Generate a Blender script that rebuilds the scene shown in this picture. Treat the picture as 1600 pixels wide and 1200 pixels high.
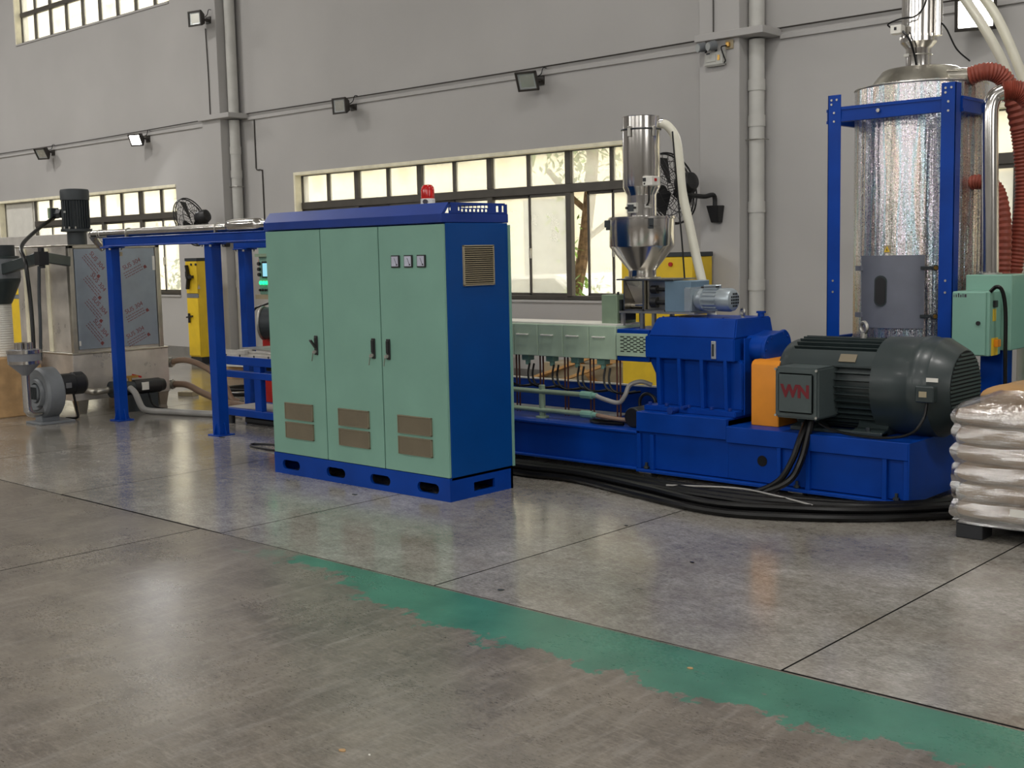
import bpy, bmesh, math, random
from mathutils import Vector, Matrix
random.seed(7)
for o in list(bpy.data.objects): bpy.data.objects.remove(o, do_unlink=True)
scene = bpy.context.scene
COL = scene.collection
pi = math.pi

# ---------------------------------------------------------------- camera
cam_d = bpy.data.cameras.new('camera'); cam = bpy.data.objects.new('camera', cam_d); COL.objects.link(cam)
yaw, pitch, roll = math.radians(-42.5), math.radians(6.226), math.radians(-1.24)
w = Vector((math.sin(yaw)*math.cos(pitch), math.cos(yaw)*math.cos(pitch), -math.sin(pitch)))
r0 = Vector((math.cos(yaw), -math.sin(yaw), 0)); u0 = r0.cross(w)
r_ = r0*math.cos(roll)+u0*math.sin(roll); u_ = u0*math.cos(roll)-r0*math.sin(roll)
cam.matrix_world = Matrix(((r_.x, u_.x, -w.x, 0), (r_.y, u_.y, -w.y, 0), (r_.z, u_.z, -w.z, 1.55), (0, 0, 0, 1)))
cam_d.sensor_fit = 'HORIZONTAL'; cam_d.sensor_width = 36; cam_d.lens = 1877.96/1600*36
cam_d.clip_start = .05; cam_d.clip_end = 300
scene.camera = cam
scene.view_settings.view_transform = 'Standard'; scene.view_settings.look = 'None'
scene.view_settings.gamma = 1; scene.view_settings.use_curve_mapping = False
scene.view_settings.exposure = 0.0

# ---------------------------------------------------------------- world and lights
wd = bpy.data.worlds.new('overcast_sky'); scene.world = wd; wd.use_nodes = True
bg = wd.node_tree.nodes['Background']; bg.inputs[0].default_value = (1.0, .985, .93, 1); bg.inputs[1].default_value = 3.6
def area(name, loc, target, sx, sy, power, col=(1, 1, 1)):
    d = bpy.data.lights.new(name, 'AREA'); d.shape = 'RECTANGLE'; d.size = sx; d.size_y = sy; d.energy = power; d.color = col
    o = bpy.data.objects.new(name, d); COL.objects.link(o); o.location = loc
    o.rotation_euler = (Vector(target)-Vector(loc)).to_track_quat('-Z', 'Y').to_euler(); return o
# daylight entering by the high window band of the opposite long wall (behind the camera)
for i, x in enumerate((-19, -10, -1, 8)):
    area('window_and_fill_light', (x, -11.8, 6.5), (x, 0, 2.5), 5.4, 2.3, 150, (1, .98, .95))
area('window_and_fill_light', (13.7, 2, 5.2), (0, 4, 2), 9, 3, 330, (1, .98, .95))  # added fill light for right-facing sides; that end wall has no window
# added unseen roof lights, powers set to balance each stretch of wall
for x, pw in ((-24, 330), (-17.5, 250), (-10.5, 18), (-4, 170), (2.5, 230)):
    for y in (-3, 5.0):
        area('added_roof_light', (x, y, 8.6), (x, y, 0), 1.2, 1.2, pw, (1, .97, .93))

# ---------------------------------------------------------------- materials
def lin(c): 
    c = c/255
    return c/12.92 if c <= .04045 else ((c+.055)/1.055)**2.4
def L3(c): return (lin(c[0]), lin(c[1]), lin(c[2]), 1)
MATS = {}
def M(name, col, rough=.5, metal=0., var=.06, scale=6., bump=0., bscale=60., coat=0., trans=0., emit=None, estr=0., alpha=1., aniso=0., stretch=None, rvar=0., spec=.5):
    m = bpy.data.materials.new(name); m.use_nodes = True; nt = m.node_tree; N = nt.nodes; K = nt.links
    p = N['Principled BSDF']; p.inputs['Roughness'].default_value = rough; p.inputs['Metallic'].default_value = metal
    p.inputs['Coat Weight'].default_value = coat; p.inputs['Coat Roughness'].default_value = .15
    p.inputs['Transmission Weight'].default_value = trans; p.inputs['Alpha'].default_value = alpha
    p.inputs['Anisotropic'].default_value = aniso; p.inputs['Specular IOR Level'].default_value = spec
    tc = N.new('ShaderNodeTexCoord'); mp = N.new('ShaderNodeMapping'); K.new(tc.outputs['Object'], mp.inputs[0])
    if stretch: mp.inputs['Scale'].default_value = stretch
    n = N.new('ShaderNodeTexNoise'); n.inputs['Scale'].default_value = scale; n.inputs['Detail'].default_value = 5; K.new(mp.outputs[0], n.inputs[0])
    rp = N.new('ShaderNodeValToRGB'); K.new(n.outputs[0], rp.inputs[0])
    c = L3(col); a = 1-var*2; b = 1+var*2
    rp.color_ramp.elements[0].position = .3; rp.color_ramp.elements[1].position = .7
    rp.color_ramp.elements[0].color = (c[0]*a, c[1]*a, c[2]*a, 1); rp.color_ramp.elements[1].color = (min(1, c[0]*b), min(1, c[1]*b), min(1, c[2]*b), 1)
    K.new(rp.outputs[0], p.inputs['Base Color'])
    if rvar:
        mr = N.new('ShaderNodeMapRange'); mr.inputs[3].default_value = max(.02, rough-rvar); mr.inputs[4].default_value = rough+rvar
        K.new(n.outputs[0], mr.inputs[0]); K.new(mr.outputs[0], p.inputs['Roughness'])
    if bump:
        n2 = N.new('ShaderNodeTexNoise'); n2.inputs['Scale'].default_value = bscale; n2.inputs['Detail'].default_value = 3; K.new(mp.outputs[0], n2.inputs[0])
        bp = N.new('ShaderNodeBump'); bp.inputs['Strength'].default_value = bump; bp.inputs['Distance'].default_value = .01
        K.new(n2.outputs[0], bp.inputs['Height']); K.new(bp.outputs[0], p.inputs['Normal'])
    if emit:
        p.inputs['Emission Color'].default_value = L3(emit); p.inputs['Emission Strength'].default_value = estr
    MATS[name] = m; return m
M('wall_paint', (176, 174, 172), .85, var=.03, scale=.6, bump=.05, bscale=30)
M('skirt_paint', (120, 118, 114), .7, var=.06)
M('ceiling_paint', (190, 190, 188), .9)
M('mint', (122, 164, 148), .38, var=.03, scale=3, bump=.03, bscale=40)
M('mint_dark', (134, 154, 130), .45, var=.07, scale=5)
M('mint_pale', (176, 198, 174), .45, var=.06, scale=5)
M('joint_dirt', (26, 24, 22), .95)
M('blue', (0, 58, 148), .42, var=.07, scale=4, rvar=.06, spec=.22)
M('blue_cab', (0, 66, 136), .42, var=.04, scale=3, spec=.22)
M('blue_roof', (22, 54, 132), .42, var=.05, spec=.3)
M('steel', (205, 202, 198), .16, 1, var=.05, scale=9, rvar=.06, stretch=(1, 1, .15))
M('steel_brushed', (180, 176, 166), .33, 1, var=.08, scale=7, bump=.06, bscale=25, rvar=.08)
M('steel_sheet', (204, 198, 190), .3, .42, var=.12, scale=4, bump=.25, bscale=7, rvar=.1)
M('zinc', (176, 174, 168), .42, .9, var=.1, scale=9)
M('motor_grey', (42, 52, 53), .4, var=.05, coat=.1)
M('box_grey', (70, 80, 80), .42, var=.05)
M('light_grey', (178, 178, 172), .5)
M('dark_motor', (44, 50, 54), .5, var=.07)
M('black_rubber', (9, 9, 10), .33, var=.1, spec=.35)
M('black_plastic', (26, 26, 28), .45, var=.1)
M('grey_plastic', (122, 124, 130), .5, var=.04)
M('casting_grey', (112, 116, 120), .5, var=.06)
M('door_grey', (106, 110, 122), .45, var=.04)
M('blue_grey', (104, 128, 146), .45, var=.04)
M('silver_paint', (168, 178, 184), .35, .55, var=.05)
M('orange', (222, 138, 26), .45, var=.04)
M('yellow', (226, 190, 40), .42, var=.04)
M('white_plastic', (222, 220, 212), .5, var=.03)
M('pvc_white', (192, 191, 186), .5, var=.03)
M('vent_tan', (160, 148, 122), .55, var=.04)
M('vent_dark', (122, 112, 92), .6, var=.04)
M('bright_cream', (236, 230, 204), .7)
M('window_frame', (76, 72, 66), .5, var=.06)
M('red', (178, 26, 24), .4)
M('red_print', (106, 14, 26), .6)
M('brown_print', (120, 60, 60), .6)
M('dark_print', (60, 56, 66), .6)
M('hose_red', (140, 66, 50), .55, var=.1, scale=20)
M('hose_brown', (136, 112, 94), .45, var=.08)
M('hose_grey', (150, 148, 144), .35, var=.06)
M('hose_white', (232, 230, 214), .4, var=.03, trans=.15)
M('cardboard', (176, 142, 100), .8, var=.1, scale=8)
M('wood', (196, 152, 96), .7, var=.14, scale=6, stretch=(1, 8, 8))
M('sack_paper', (160, 124, 78), .65, var=.07, scale=5, bump=.35, bscale=14)
M('film_blue', (142, 152, 164), .32, var=.04, metal=.35)
M('pallet_black', (34, 36, 40), .55)
M('lamp_black', (52, 48, 44), .5)
M('reflector', (214, 214, 206), .25, .8)
M('lit_lamp', (255, 255, 255), .4, emit=(255, 252, 244), estr=30)
M('screen', (60, 110, 130), .3, emit=(150, 215, 230), estr=1.0)
M('led_green', (40, 220, 120), .3, emit=(30, 255, 140), estr=2.2)
M('meter_face', (186, 188, 204), .35, var=.06)
M('gauge_glass', (200, 205, 205), .25, .6)
M('dark_hole', (10, 10, 12), .9)
M('copper', (96, 56, 44), .5, var=.1)
M('tarp_grey', (176, 172, 166), .7)
M('facade', (244, 234, 206), .9, var=.05, scale=.5)
M('facade_window', (150, 152, 150), .25)
M('asphalt', (190, 188, 180), .9)
M('bark', (116, 92, 66), .9, var=.25, scale=14)
M('leaf', (130, 164, 70), .6, var=.2, scale=3)
M('leaf_dark', (96, 130, 56), .6, var=.2, scale=3)
M('car_white', (226, 226, 224), .3, coat=.3)
M('car_grey', (150, 154, 158), .3, coat=.3)
M('tyre', (40, 40, 42), .7)
M('brass', (190, 150, 80), .35, .8)
M('pink_cloth', (222, 170, 160), .8)
MATS['car_glass'] = M('car_glass', (70, 80, 86), .1)

def glass_mat(name, veil, tint=(1, 1, 1)):
    m = bpy.data.materials.new(name); m.use_nodes = True; nt = m.node_tree; N = nt.nodes; K = nt.links; N.clear()
    out = N.new('ShaderNodeOutputMaterial'); tr = N.new('ShaderNodeBsdfTransparent'); tr.inputs[0].default_value = (*tint, 1)
    tl = N.new('ShaderNodeBsdfTranslucent'); tl.inputs[0].default_value = (.95, .95, .9, 1)
    gl = N.new('ShaderNodeBsdfGlossy'); gl.inputs['Roughness'].default_value = .05
    tc = N.new('ShaderNodeTexCoord'); n = N.new('ShaderNodeTexNoise'); n.inputs['Scale'].default_value = 1.6; n.inputs['Detail'].default_value = 4
    K.new(tc.outputs['Object'], n.inputs[0])
    mr = N.new('ShaderNodeMapRange'); mr.inputs[3].default_value = veil*.6; mr.inputs[4].default_value = veil*1.4; K.new(n.outputs[0], mr.inputs[0])
    m1 = N.new('ShaderNodeMixShader'); K.new(mr.outputs[0], m1.inputs[0]); K.new(tr.outputs[0], m1.inputs[1]); K.new(tl.outputs[0], m1.inputs[2])
    lw = N.new('ShaderNodeLayerWeight'); lw.inputs[0].default_value = .5; pw = N.new('ShaderNodeMath'); pw.operation = 'POWER'; pw.inputs[1].default_value = 5; K.new(lw.outputs['Facing'], pw.inputs[0])
    fr = N.new('ShaderNodeMath'); fr.operation = 'MULTIPLY_ADD'; fr.inputs[1].default_value = .5; fr.inputs[2].default_value = .025; K.new(pw.outputs[0], fr.inputs[0])
    m2 = N.new('ShaderNodeMixShader'); K.new(fr.outputs[0], m2.inputs[0]); K.new(m1.outputs[0], m2.inputs[1]); K.new(gl.outputs[0], m2.inputs[2])
    K.new(m2.outputs[0], out.inputs[0]); MATS[name] = m
glass_mat('dusty_glass', .3); glass_mat('clear_pane', .12)
def red_glass():
    m = bpy.data.materials.new('red_lens'); m.use_nodes = True; p = m.node_tree.nodes['Principled BSDF']
    p.inputs['Base Color'].default_value = (.9, .02, .015, 1); p.inputs['Roughness'].default_value = .12; p.inputs['Transmission Weight'].default_value = .55
    n = m.node_tree.nodes.new('ShaderNodeTexWave'); n.inputs['Scale'].default_value = 30; MATS['red_lens'] = m
red_glass()
def holo():
    m = bpy.data.materials.new('holographic_foil'); m.use_nodes = True; nt = m.node_tree; N = nt.nodes; K = nt.links; p = N['Principled BSDF']
    p.inputs['Metallic'].default_value = 1
    tc = N.new('ShaderNodeTexCoord')
    v = N.new('ShaderNodeTexVoronoi'); v.inputs['Scale'].default_value = 210; K.new(tc.outputs['Object'], v.inputs['Vector'])
    hs = N.new('ShaderNodeHueSaturation'); hs.inputs['Saturation'].default_value = .55; hs.inputs['Value'].default_value = 1.0
    K.new(v.outputs['Color'], hs.inputs['Color'])
    mx = N.new('ShaderNodeMix'); mx.data_type = 'RGBA'; mx.inputs[0].default_value = .42; mx.inputs[6].default_value = (.50, .485, .46, 1)
    K.new(hs.outputs[0], mx.inputs[7])
    # cell hues and soft bands paint the foil's shifting sheen into the colour
    mp = N.new('ShaderNodeMapping'); mp.inputs['Scale'].default_value = (9, 9, .5); K.new(tc.outputs['Object'], mp.inputs[0])
    n = N.new('ShaderNodeTexNoise'); n.inputs['Scale'].default_value = 1.3; K.new(mp.outputs[0], n.inputs[0])
    rp = N.new('ShaderNodeValToRGB'); K.new(n.outputs[0], rp.inputs[0]); e = rp.color_ramp.elements
    e[0].position = .34; e[0].color = (.66, .62, .52, 1); e[1].position = .66; e[1].color = (.72, .74, .78, 1)
    for pos, c in ((.42, (.8, .58, .48, 1)), (.5, (.42, .70, .80, 1)), (.57, (.80, .70, .80, 1))):
        q = e.new(pos); q.color = c
    m3 = N.new('ShaderNodeMix'); m3.data_type = 'RGBA'; m3.inputs[0].default_value = .5; K.new(mx.outputs[2], m3.inputs[6]); K.new(rp.outputs[0], m3.inputs[7])
    K.new(m3.outputs[2], p.inputs['Base Color'])
    sep = N.new('ShaderNodeSeparateColor'); K.new(v.outputs['Color'], sep.inputs[0])
    mr = N.new('ShaderNodeMapRange'); mr.inputs[3].default_value = .22; mr.inputs[4].default_value = .5; K.new(sep.outputs[1], mr.inputs[0]); K.new(mr.outputs[0], p.inputs['Roughness'])
    # facet normals: tilt each cell by a random amount
    wv = N.new('ShaderNodeTexNoise'); wv.inputs['Scale'].default_value = 1.1; wv.inputs['Detail'].default_value = 3; K.new(mp.outputs[0], wv.inputs[0])
    wb = N.new('ShaderNodeBump'); wb.inputs['Strength'].default_value = 1.; wb.inputs['Distance'].default_value = .035; K.new(wv.outputs[0], wb.inputs['Height'])
    sub = N.new('ShaderNodeVectorMath'); sub.operation = 'SUBTRACT'; sub.inputs[1].default_value = (.5, .5, .5); K.new(v.outputs['Color'], sub.inputs[0])
    sc = N.new('ShaderNodeVectorMath'); sc.operation = 'SCALE'; sc.inputs['Scale'].default_value = .28; K.new(sub.outputs[0], sc.inputs[0])
    ad = N.new('ShaderNodeVectorMath'); ad.operation = 'ADD'; K.new(wb.outputs[0], ad.inputs[0]); K.new(sc.outputs[0], ad.inputs[1])
    nm = N.new('ShaderNodeVectorMath'); nm.operation = 'NORMALIZE'; K.new(ad.outputs[0], nm.inputs[0]); K.new(nm.outputs[0], p.inputs['Normal'])
    MATS['holo'] = m
holo()
def wrap_film():
    m = bpy.data.materials.new('stretch_film'); m.use_nodes = True; nt = m.node_tree; N = nt.nodes; K = nt.links; N.clear()
    out = N.new('ShaderNodeOutputMaterial'); tr = N.new('ShaderNodeBsdfTransparent'); tr.inputs[0].default_value = (.92, .91, .9, 1)
    gl = N.new('ShaderNodeBsdfGlossy'); gl.inputs['Roughness'].default_value = .14; gl.inputs[0].default_value = (1, 1, 1, 1)
    df = N.new('ShaderNodeBsdfDiffuse'); df.inputs[0].default_value = (.5, .48, .46, 1)
    tc = N.new('ShaderNodeTexCoord'); mp = N.new('ShaderNodeMapping'); mp.inputs['Scale'].default_value = (2, 2, 22); K.new(tc.outputs['Object'], mp.inputs[0])
    n = N.new('ShaderNodeTexNoise'); n.inputs['Scale'].default_value = 2.2; n.inputs['Detail'].default_value = 6; n.inputs['Roughness'].default_value = .65; K.new(mp.outputs[0], n.inputs[0])
    n2 = N.new('ShaderNodeTexNoise'); n2.inputs['Scale'].default_value = 38; n2.inputs['Detail'].default_value = 3; K.new(tc.outputs['Object'], n2.inputs[0])
    ad = N.new('ShaderNodeMath'); ad.operation = 'MULTIPLY_ADD'; ad.inputs[1].default_value = .6; K.new(n2.outputs[0], ad.inputs[0]); K.new(n.outputs[0], ad.inputs[2])
    bp = N.new('ShaderNodeBump'); bp.inputs['Strength'].default_value = 1.; bp.inputs['Distance'].default_value = .0045; K.new(ad.outputs[0], bp.inputs['Height'])
    K.new(bp.outputs[0], gl.inputs['Normal'])
    m1 = N.new('ShaderNodeMixShader'); m1.inputs[0].default_value = .05; K.new(tr.outputs[0], m1.inputs[1]); K.new(df.outputs[0], m1.inputs[2])
    m2 = N.new('ShaderNodeMixShader'); m2.inputs[0].default_value = .42; K.new(m1.outputs[0], m2.inputs[1]); K.new(gl.outputs[0], m2.inputs[2])
    K.new(m2.outputs[0], out.inputs[0]); MATS['film'] = m
wrap_film()
def floor_mat():
    m = bpy.data.materials.new('polished_concrete'); m.use_nodes = True; nt = m.node_tree; N = nt.nodes; K = nt.links; p = N['Principled BSDF']
    g = N.new('ShaderNodeNewGeometry'); pos = g.outputs['Position']
    def noise(sc, det=5, rough=.55, stretch=None, rot=0):
        mp = N.new('ShaderNodeMapping'); K.new(pos, mp.inputs[0])
        if stretch: mp.inputs['Scale'].default_value = stretch
        mp.inputs['Rotation'].default_value = (0, 0, rot)
        n = N.new('ShaderNodeTexNoise'); n.inputs['Scale'].default_value = sc; n.inputs['Detail'].default_value = det; n.inputs['Roughness'].default_value = rough
        K.new(mp.outputs[0], n.inputs[0]); return n.outputs[0]
    def ramp(src, a, ca, b, cb):
        rp = N.new('ShaderNodeValToRGB'); K.new(src, rp.inputs[0]); e = rp.color_ramp.elements
        e[0].position = a; e[0].color = (*ca, 1); e[1].position = b; e[1].color = (*cb, 1); return rp.outputs[0]
    def mix(fac, a, b, mode='MIX'):
        mx = N.new('ShaderNodeMix'); mx.data_type = 'RGBA'; mx.blend_type = mode
        if isinstance(fac, float): mx.inputs[0].default_value = fac
        else: K.new(fac, mx.inputs[0])
        for s, i in ((a, 6), (b, 7)):
            if isinstance(s, tuple): mx.inputs[i].default_value = (*s, 1)
            else: K.new(s, mx.inputs[i])
        return mx.outputs[2]
    def math_(op, a, b=None, c=None, clamp=False):
        q = N.new('ShaderNodeMath'); q.operation = op; q.use_clamp = clamp
        for i, s in enumerate((a, b, c)):
            if s is None: continue
            if isinstance(s, (int, float)): q.inputs[i].default_value = s
            else: K.new(s, q.inputs[i])
        return q.outputs[0]
    big = noise(.7, 4); mid = noise(3.2, 6, .62); fine = noise(38, 4, .7); scr = noise(2.5, 6, .7, (7, 1.2, 1), .65)
    sep = N.new('ShaderNodeSeparateXYZ'); K.new(pos, sep.inputs[0]); X, Y = sep.outputs[0], sep.outputs[1]
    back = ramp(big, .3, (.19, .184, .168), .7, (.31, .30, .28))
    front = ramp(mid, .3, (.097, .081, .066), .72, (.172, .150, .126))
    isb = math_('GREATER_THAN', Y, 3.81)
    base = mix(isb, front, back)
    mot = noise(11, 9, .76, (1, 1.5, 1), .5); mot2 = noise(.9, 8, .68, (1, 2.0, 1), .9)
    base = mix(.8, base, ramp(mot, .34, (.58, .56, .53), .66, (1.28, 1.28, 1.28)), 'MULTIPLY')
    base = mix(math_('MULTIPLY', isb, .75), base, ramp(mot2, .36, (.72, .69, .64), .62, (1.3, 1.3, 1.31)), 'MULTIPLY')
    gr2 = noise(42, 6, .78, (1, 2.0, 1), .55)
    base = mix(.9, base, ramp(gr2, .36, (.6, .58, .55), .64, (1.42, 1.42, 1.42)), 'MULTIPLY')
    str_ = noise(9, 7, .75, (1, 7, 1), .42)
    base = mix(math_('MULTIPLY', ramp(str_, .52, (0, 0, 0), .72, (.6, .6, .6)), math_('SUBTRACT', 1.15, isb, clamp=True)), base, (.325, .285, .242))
    grit = noise(70, 3, .8, (1, 1.8, 1), .6)
    base = mix(ramp(grit, .6, (0, 0, 0), .74, (.5, .5, .5)), base, (.36, .33, .29))
    base = mix(ramp(mid, .45, (0, 0, 0), .7, (.42, .42, .42)), base, (.20, .17, .135))
    base = mix(ramp(scr, .5, (0, 0, 0), .74, (.34, .34, .34)), base, (.40, .375, .35))
    base = mix(ramp(fine, .56, (0, 0, 0), .8, (.25, .25, .25)), base, (.12, .10, .085))
    # green walkway paint, worn away at its free edge
    ed = noise(4.5, 8, .68); ed2 = noise(14, 8, .8)
    lim = math_('ADD', math_('MULTIPLY', ed, -.75), 3.78)            # lower edge wobble
    lim = math_('ADD', lim, math_('MULTIPLY', math_('SUBTRACT', ed2, .5), .34))
    taper = math_('MULTIPLY', math_('SUBTRACT', math_('MULTIPLY', X, -1.), 3.75, clamp=True), .26)   # narrows towards the left
    lim = math_('ADD', lim, taper)
    inside = math_('MULTIPLY', math_('GREATER_THAN', Y, lim), math_('LESS_THAN', Y, 3.797))
    left = math_('GREATER_THAN', math_('ADD', X, math_('MULTIPLY', ed2, .5)), -4.75)
    chips = math_('LESS_THAN', noise(16, 6, .72, (1, 1.6, 1)), .66)
    # scattered remains of the paint further left, and loose flakes below the edge
    rem = math_('MULTIPLY', math_('MULTIPLY', math_('GREATER_THAN', Y, 3.62), math_('LESS_THAN', Y, 3.8)), math_('MULTIPLY', math_('GREATER_THAN', X, -5.6), math_('GREATER_THAN', mid, .56)))
    gm = math_('MULTIPLY', math_('MULTIPLY', inside, left), chips)
    gm2 = math_('MULTIPLY', rem, math_('MULTIPLY', .5, math_('LESS_THAN', Y, 3.797)))
    gcol = ramp(mid, .3, (.022, .125, .083), .7, (.05, .205, .14))
    base = mix(math_('MAXIMUM', gm, math_('MULTIPLY', gm2, .6)), base, gcol)
    K.new(base, p.inputs['Base Color'])
    rr = math_('ADD', math_('MULTIPLY', mot2, .16), math_('ADD', .03, math_('MULTIPLY', gr2, .12))); rr = math_('ADD', rr, math_('MULTIPLY', math_('SUBTRACT', 1., isb), .12)); K.new(rr, p.inputs['Roughness'])
    p.inputs['Specular IOR Level'].default_value = .85
    bp = N.new('ShaderNodeBump'); bp.inputs['Distance'].default_value = .004; K.new(math_('ADD', .07, math_('MULTIPLY', math_('SUBTRACT', 1., isb), .16)), bp.inputs['Strength'])
    K.new(math_('ADD', math_('ADD', mid, math_('MULTIPLY', fine, .3)), math_('MULTIPLY', gm, .5)), bp.inputs['Height']); K.new(bp.outputs[0], p.inputs['Normal'])
    MATS['floor'] = m
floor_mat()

# ---------------------------------------------------------------- mesh helpers
ORG = {}
def org(o): return ORG.get(o.name, Vector((0, 0, 0)))
def frame_for(d):
    d = Vector(d).normalized(); a = Vector((0, 0, 1)) if abs(d.z) < .9 else Vector((1, 0, 0))
    x = d.cross(a).normalized(); y = d.cross(x); return x, y, d
def smooth_path(pts, n=8):
    P = [Vector(p) for p in pts]; out = []
    if len(P) < 3: return P
    Q = [P[0]*2-P[1]]+P+[P[-1]*2-P[-2]]
    for i in range(1, len(Q)-2):
        a, b, c, d = Q[i-1:i+3]
        for k in range(n):
            t = k/n; out.append(.5*((2*b)+(c-a)*t+(2*a-5*b+4*c-d)*t*t+(3*b-a-3*c+d)*t**3))
    out.append(P[-1]); return out
class G:
    def __init__(s): s.v = []; s.f = []
    def add(s, vs, fs):
        n = len(s.v); s.v += [Vector(v) for v in vs]; s.f += [tuple(i+n for i in f) for f in fs]; return s
    def box(s, x0, x1, y0, y1, z0, z1):
        return s.add([(x0, y0, z0), (x1, y0, z0), (x1, y1, z0), (x0, y1, z0), (x0, y0, z1), (x1, y0, z1), (x1, y1, z1), (x0, y1, z1)],
                     [(0, 3, 2, 1), (4, 5, 6, 7), (0, 1, 5, 4), (1, 2, 6, 5), (2, 3, 7, 6), (3, 0, 4, 7)])
    def cbox(s, c, sx, sy, sz, rot=None):
        g = G().box(-sx/2, sx/2, -sy/2, sy/2, -sz/2, sz/2); R = rot or Matrix.Identity(3)
        return s.add([R @ v + Vector(c) for v in g.v], g.f)
    def beam(s, a, b, wd, h):
        a = Vector(a); b = Vector(b); x, y, d = frame_for(b-a); vs = []
        for p in (a, b):
            for i, j in ((-1, -1), (1, -1), (1, 1), (-1, 1)): vs.append(p+x*i*wd/2+y*j*h/2)
        return s.add(vs, [(0, 1, 2, 3), (7, 6, 5, 4), (0, 4, 5, 1), (1, 5, 6, 2), (2, 6, 7, 3), (3, 7, 4, 0)])
    def cyl(s, a, b, ra, rb=None, n=24, caps=True):
        rb = ra if rb is None else rb; a = Vector(a); b = Vector(b); x, y, d = frame_for(b-a); vs = []
        for p, r in ((a, ra), (b, rb)):
            for k in range(n): t = 2*pi*k/n; vs.append(p+x*math.cos(t)*r+y*math.sin(t)*r)
        fs = [(k, (k+1) % n, n+(k+1) % n, n+k) for k in range(n)]
        if caps: fs += [tuple(range(n-1, -1, -1)), tuple(range(n, 2*n))]
        return s.add(vs, fs)
    def lathe(s, c, prof, axis=(0, 0, 1), n=32, caps=True):
        c = Vector(c); x, y, d = frame_for(axis); vs = []; m = len(prof)
        for r, h in prof:
            for k in range(n): t = 2*pi*k/n; vs.append(c+d*h+x*math.cos(t)*r+y*math.sin(t)*r)
        fs = [(i*n+k, i*n+(k+1) % n, (i+1)*n+(k+1) % n, (i+1)*n+k) for i in range(m-1) for k in range(n)]
        if caps: fs += [tuple(range(n-1, -1, -1)), tuple(range((m-1)*n, m*n))]
        return s.add(vs, fs)
    def tube(s, pts, r, n=10, sm=6, closed=False, rib=0, ribstep=.02):
        P = smooth_path(pts, sm) if sm else [Vector(p) for p in pts]
        if rib:
            Q = [P[0]]; acc = 0
            for i in range(1, len(P)):
                seg = P[i]-P[i-1]; Ls = seg.length; k = max(1, int(Ls/(ribstep/2)))
                for j in range(1, k+1): Q.append(P[i-1]+seg*j/k)
            P = Q
        vs = []; prev = None; m = len(P)
        for i, p in enumerate(P):
            if closed: d = P[(i+1) % m]-P[i-1]
            else: d = P[min(i+1, m-1)]-P[max(i-1, 0)]
            d = d.normalized() if d.length > 1e-9 else Vector((0, 0, 1))
            if prev is None: x, y, _ = frame_for(d)
            else:
                x = (prev-d*prev.dot(d))
                if x.length < 1e-6: x, y, _ = frame_for(d)
                x.normalize(); y = d.cross(x)
            prev = x; rr = r*(1+(rib if i % 2 else -rib))
            for k in range(n): t = 2*pi*k/n; vs.append(p+x*math.cos(t)*rr+y*math.sin(t)*rr)
        fs = []; e = m if closed else m-1
        for i in range(e):
            j = (i+1) % m
            for k in range(n): fs.append((i*n+k, i*n+(k+1) % n, j*n+(k+1) % n, j*n+k))
        if not closed: fs += [tuple(range(n-1, -1, -1)), tuple(range((m-1)*n, m*n))]
        return s.add(vs, fs)
    def prism(s, poly, axis, a0, a1):
        m = {'x': lambda p, t: (t, p[0], p[1]), 'y': lambda p, t: (p[0], t, p[1]), 'z': lambda p, t: (p[0], p[1], t)}[axis]; n = len(poly)
        return s.add([m(p, a0) for p in poly]+[m(p, a1) for p in poly], [tuple(range(n)), tuple(range(2*n-1, n-1, -1))]+[(k, n+k, n+(k+1) % n, (k+1) % n) for k in range(n)])
    def torus(s, c, R, r, axis=(0, 0, 1), n=32, k=8):
        x, y, d = frame_for(axis); c = Vector(c)
        return s.tube([c+x*math.cos(2*pi*i/n)*R+y*math.sin(2*pi*i/n)*R for i in range(n)], r, k, 0, True)
    def build(s, name, mat, parent=None, bevel=0., seg=1, kind=None, smooth=True, label=None):
        me = bpy.data.meshes.new(name); O = org(parent) if parent else (sum(s.v, Vector())/len(s.v) if s.v else Vector())
        if not parent:
            O = Vector((O.x, O.y, min(v.z for v in s.v)))
        me.from_pydata([v-O for v in s.v], [], s.f)
        bm = bmesh.new(); bm.from_mesh(me); bmesh.ops.recalc_face_normals(bm, faces=bm.faces)
        if bevel:
            es = [e for e in bm.edges if len(e.link_faces) == 2 and e.calc_face_angle(0) > .6]
            bmesh.ops.bevel(bm, geom=es, offset=bevel, segments=seg, affect='EDGES', clamp_overlap=True)
        bm.to_mesh(me); bm.free()
        if smooth:
            me.shade_smooth(); me.set_sharp_from_angle(angle=math.radians(32))
        me.materials.append(MATS[mat]); o = bpy.data.objects.new(name, me); COL.objects.link(o)
        if parent: o.parent = parent; ORG[o.name] = org(parent).copy()
        else: o.location = O; ORG[o.name] = O.copy()
        if kind: o['kind'] = kind
        if label: o['label'] = label
        return o
def tag(o, label, cat=None, group=None, kind=None):
    o['label'] = label
    if cat: o['category'] = cat
    if group: o['group'] = group
    if kind: o['kind'] = kind
    return o
def thing(name, label, cat, loc, group=None):
    o = bpy.data.objects.new(name, None); COL.objects.link(o); o.location = loc; o.empty_display_size = .1
    ORG[o.name] = Vector(loc); return tag(o, label, cat, group)
def share(src, parent, off=(0, 0, 0), name=None):
    """copy of a part, sharing its mesh, moved by off inside the given parent"""
    c = src.copy(); COL.objects.link(c); c.parent = parent; c.location = src.location+Vector(off); ORG[c.name] = org(parent).copy(); return c
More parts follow.
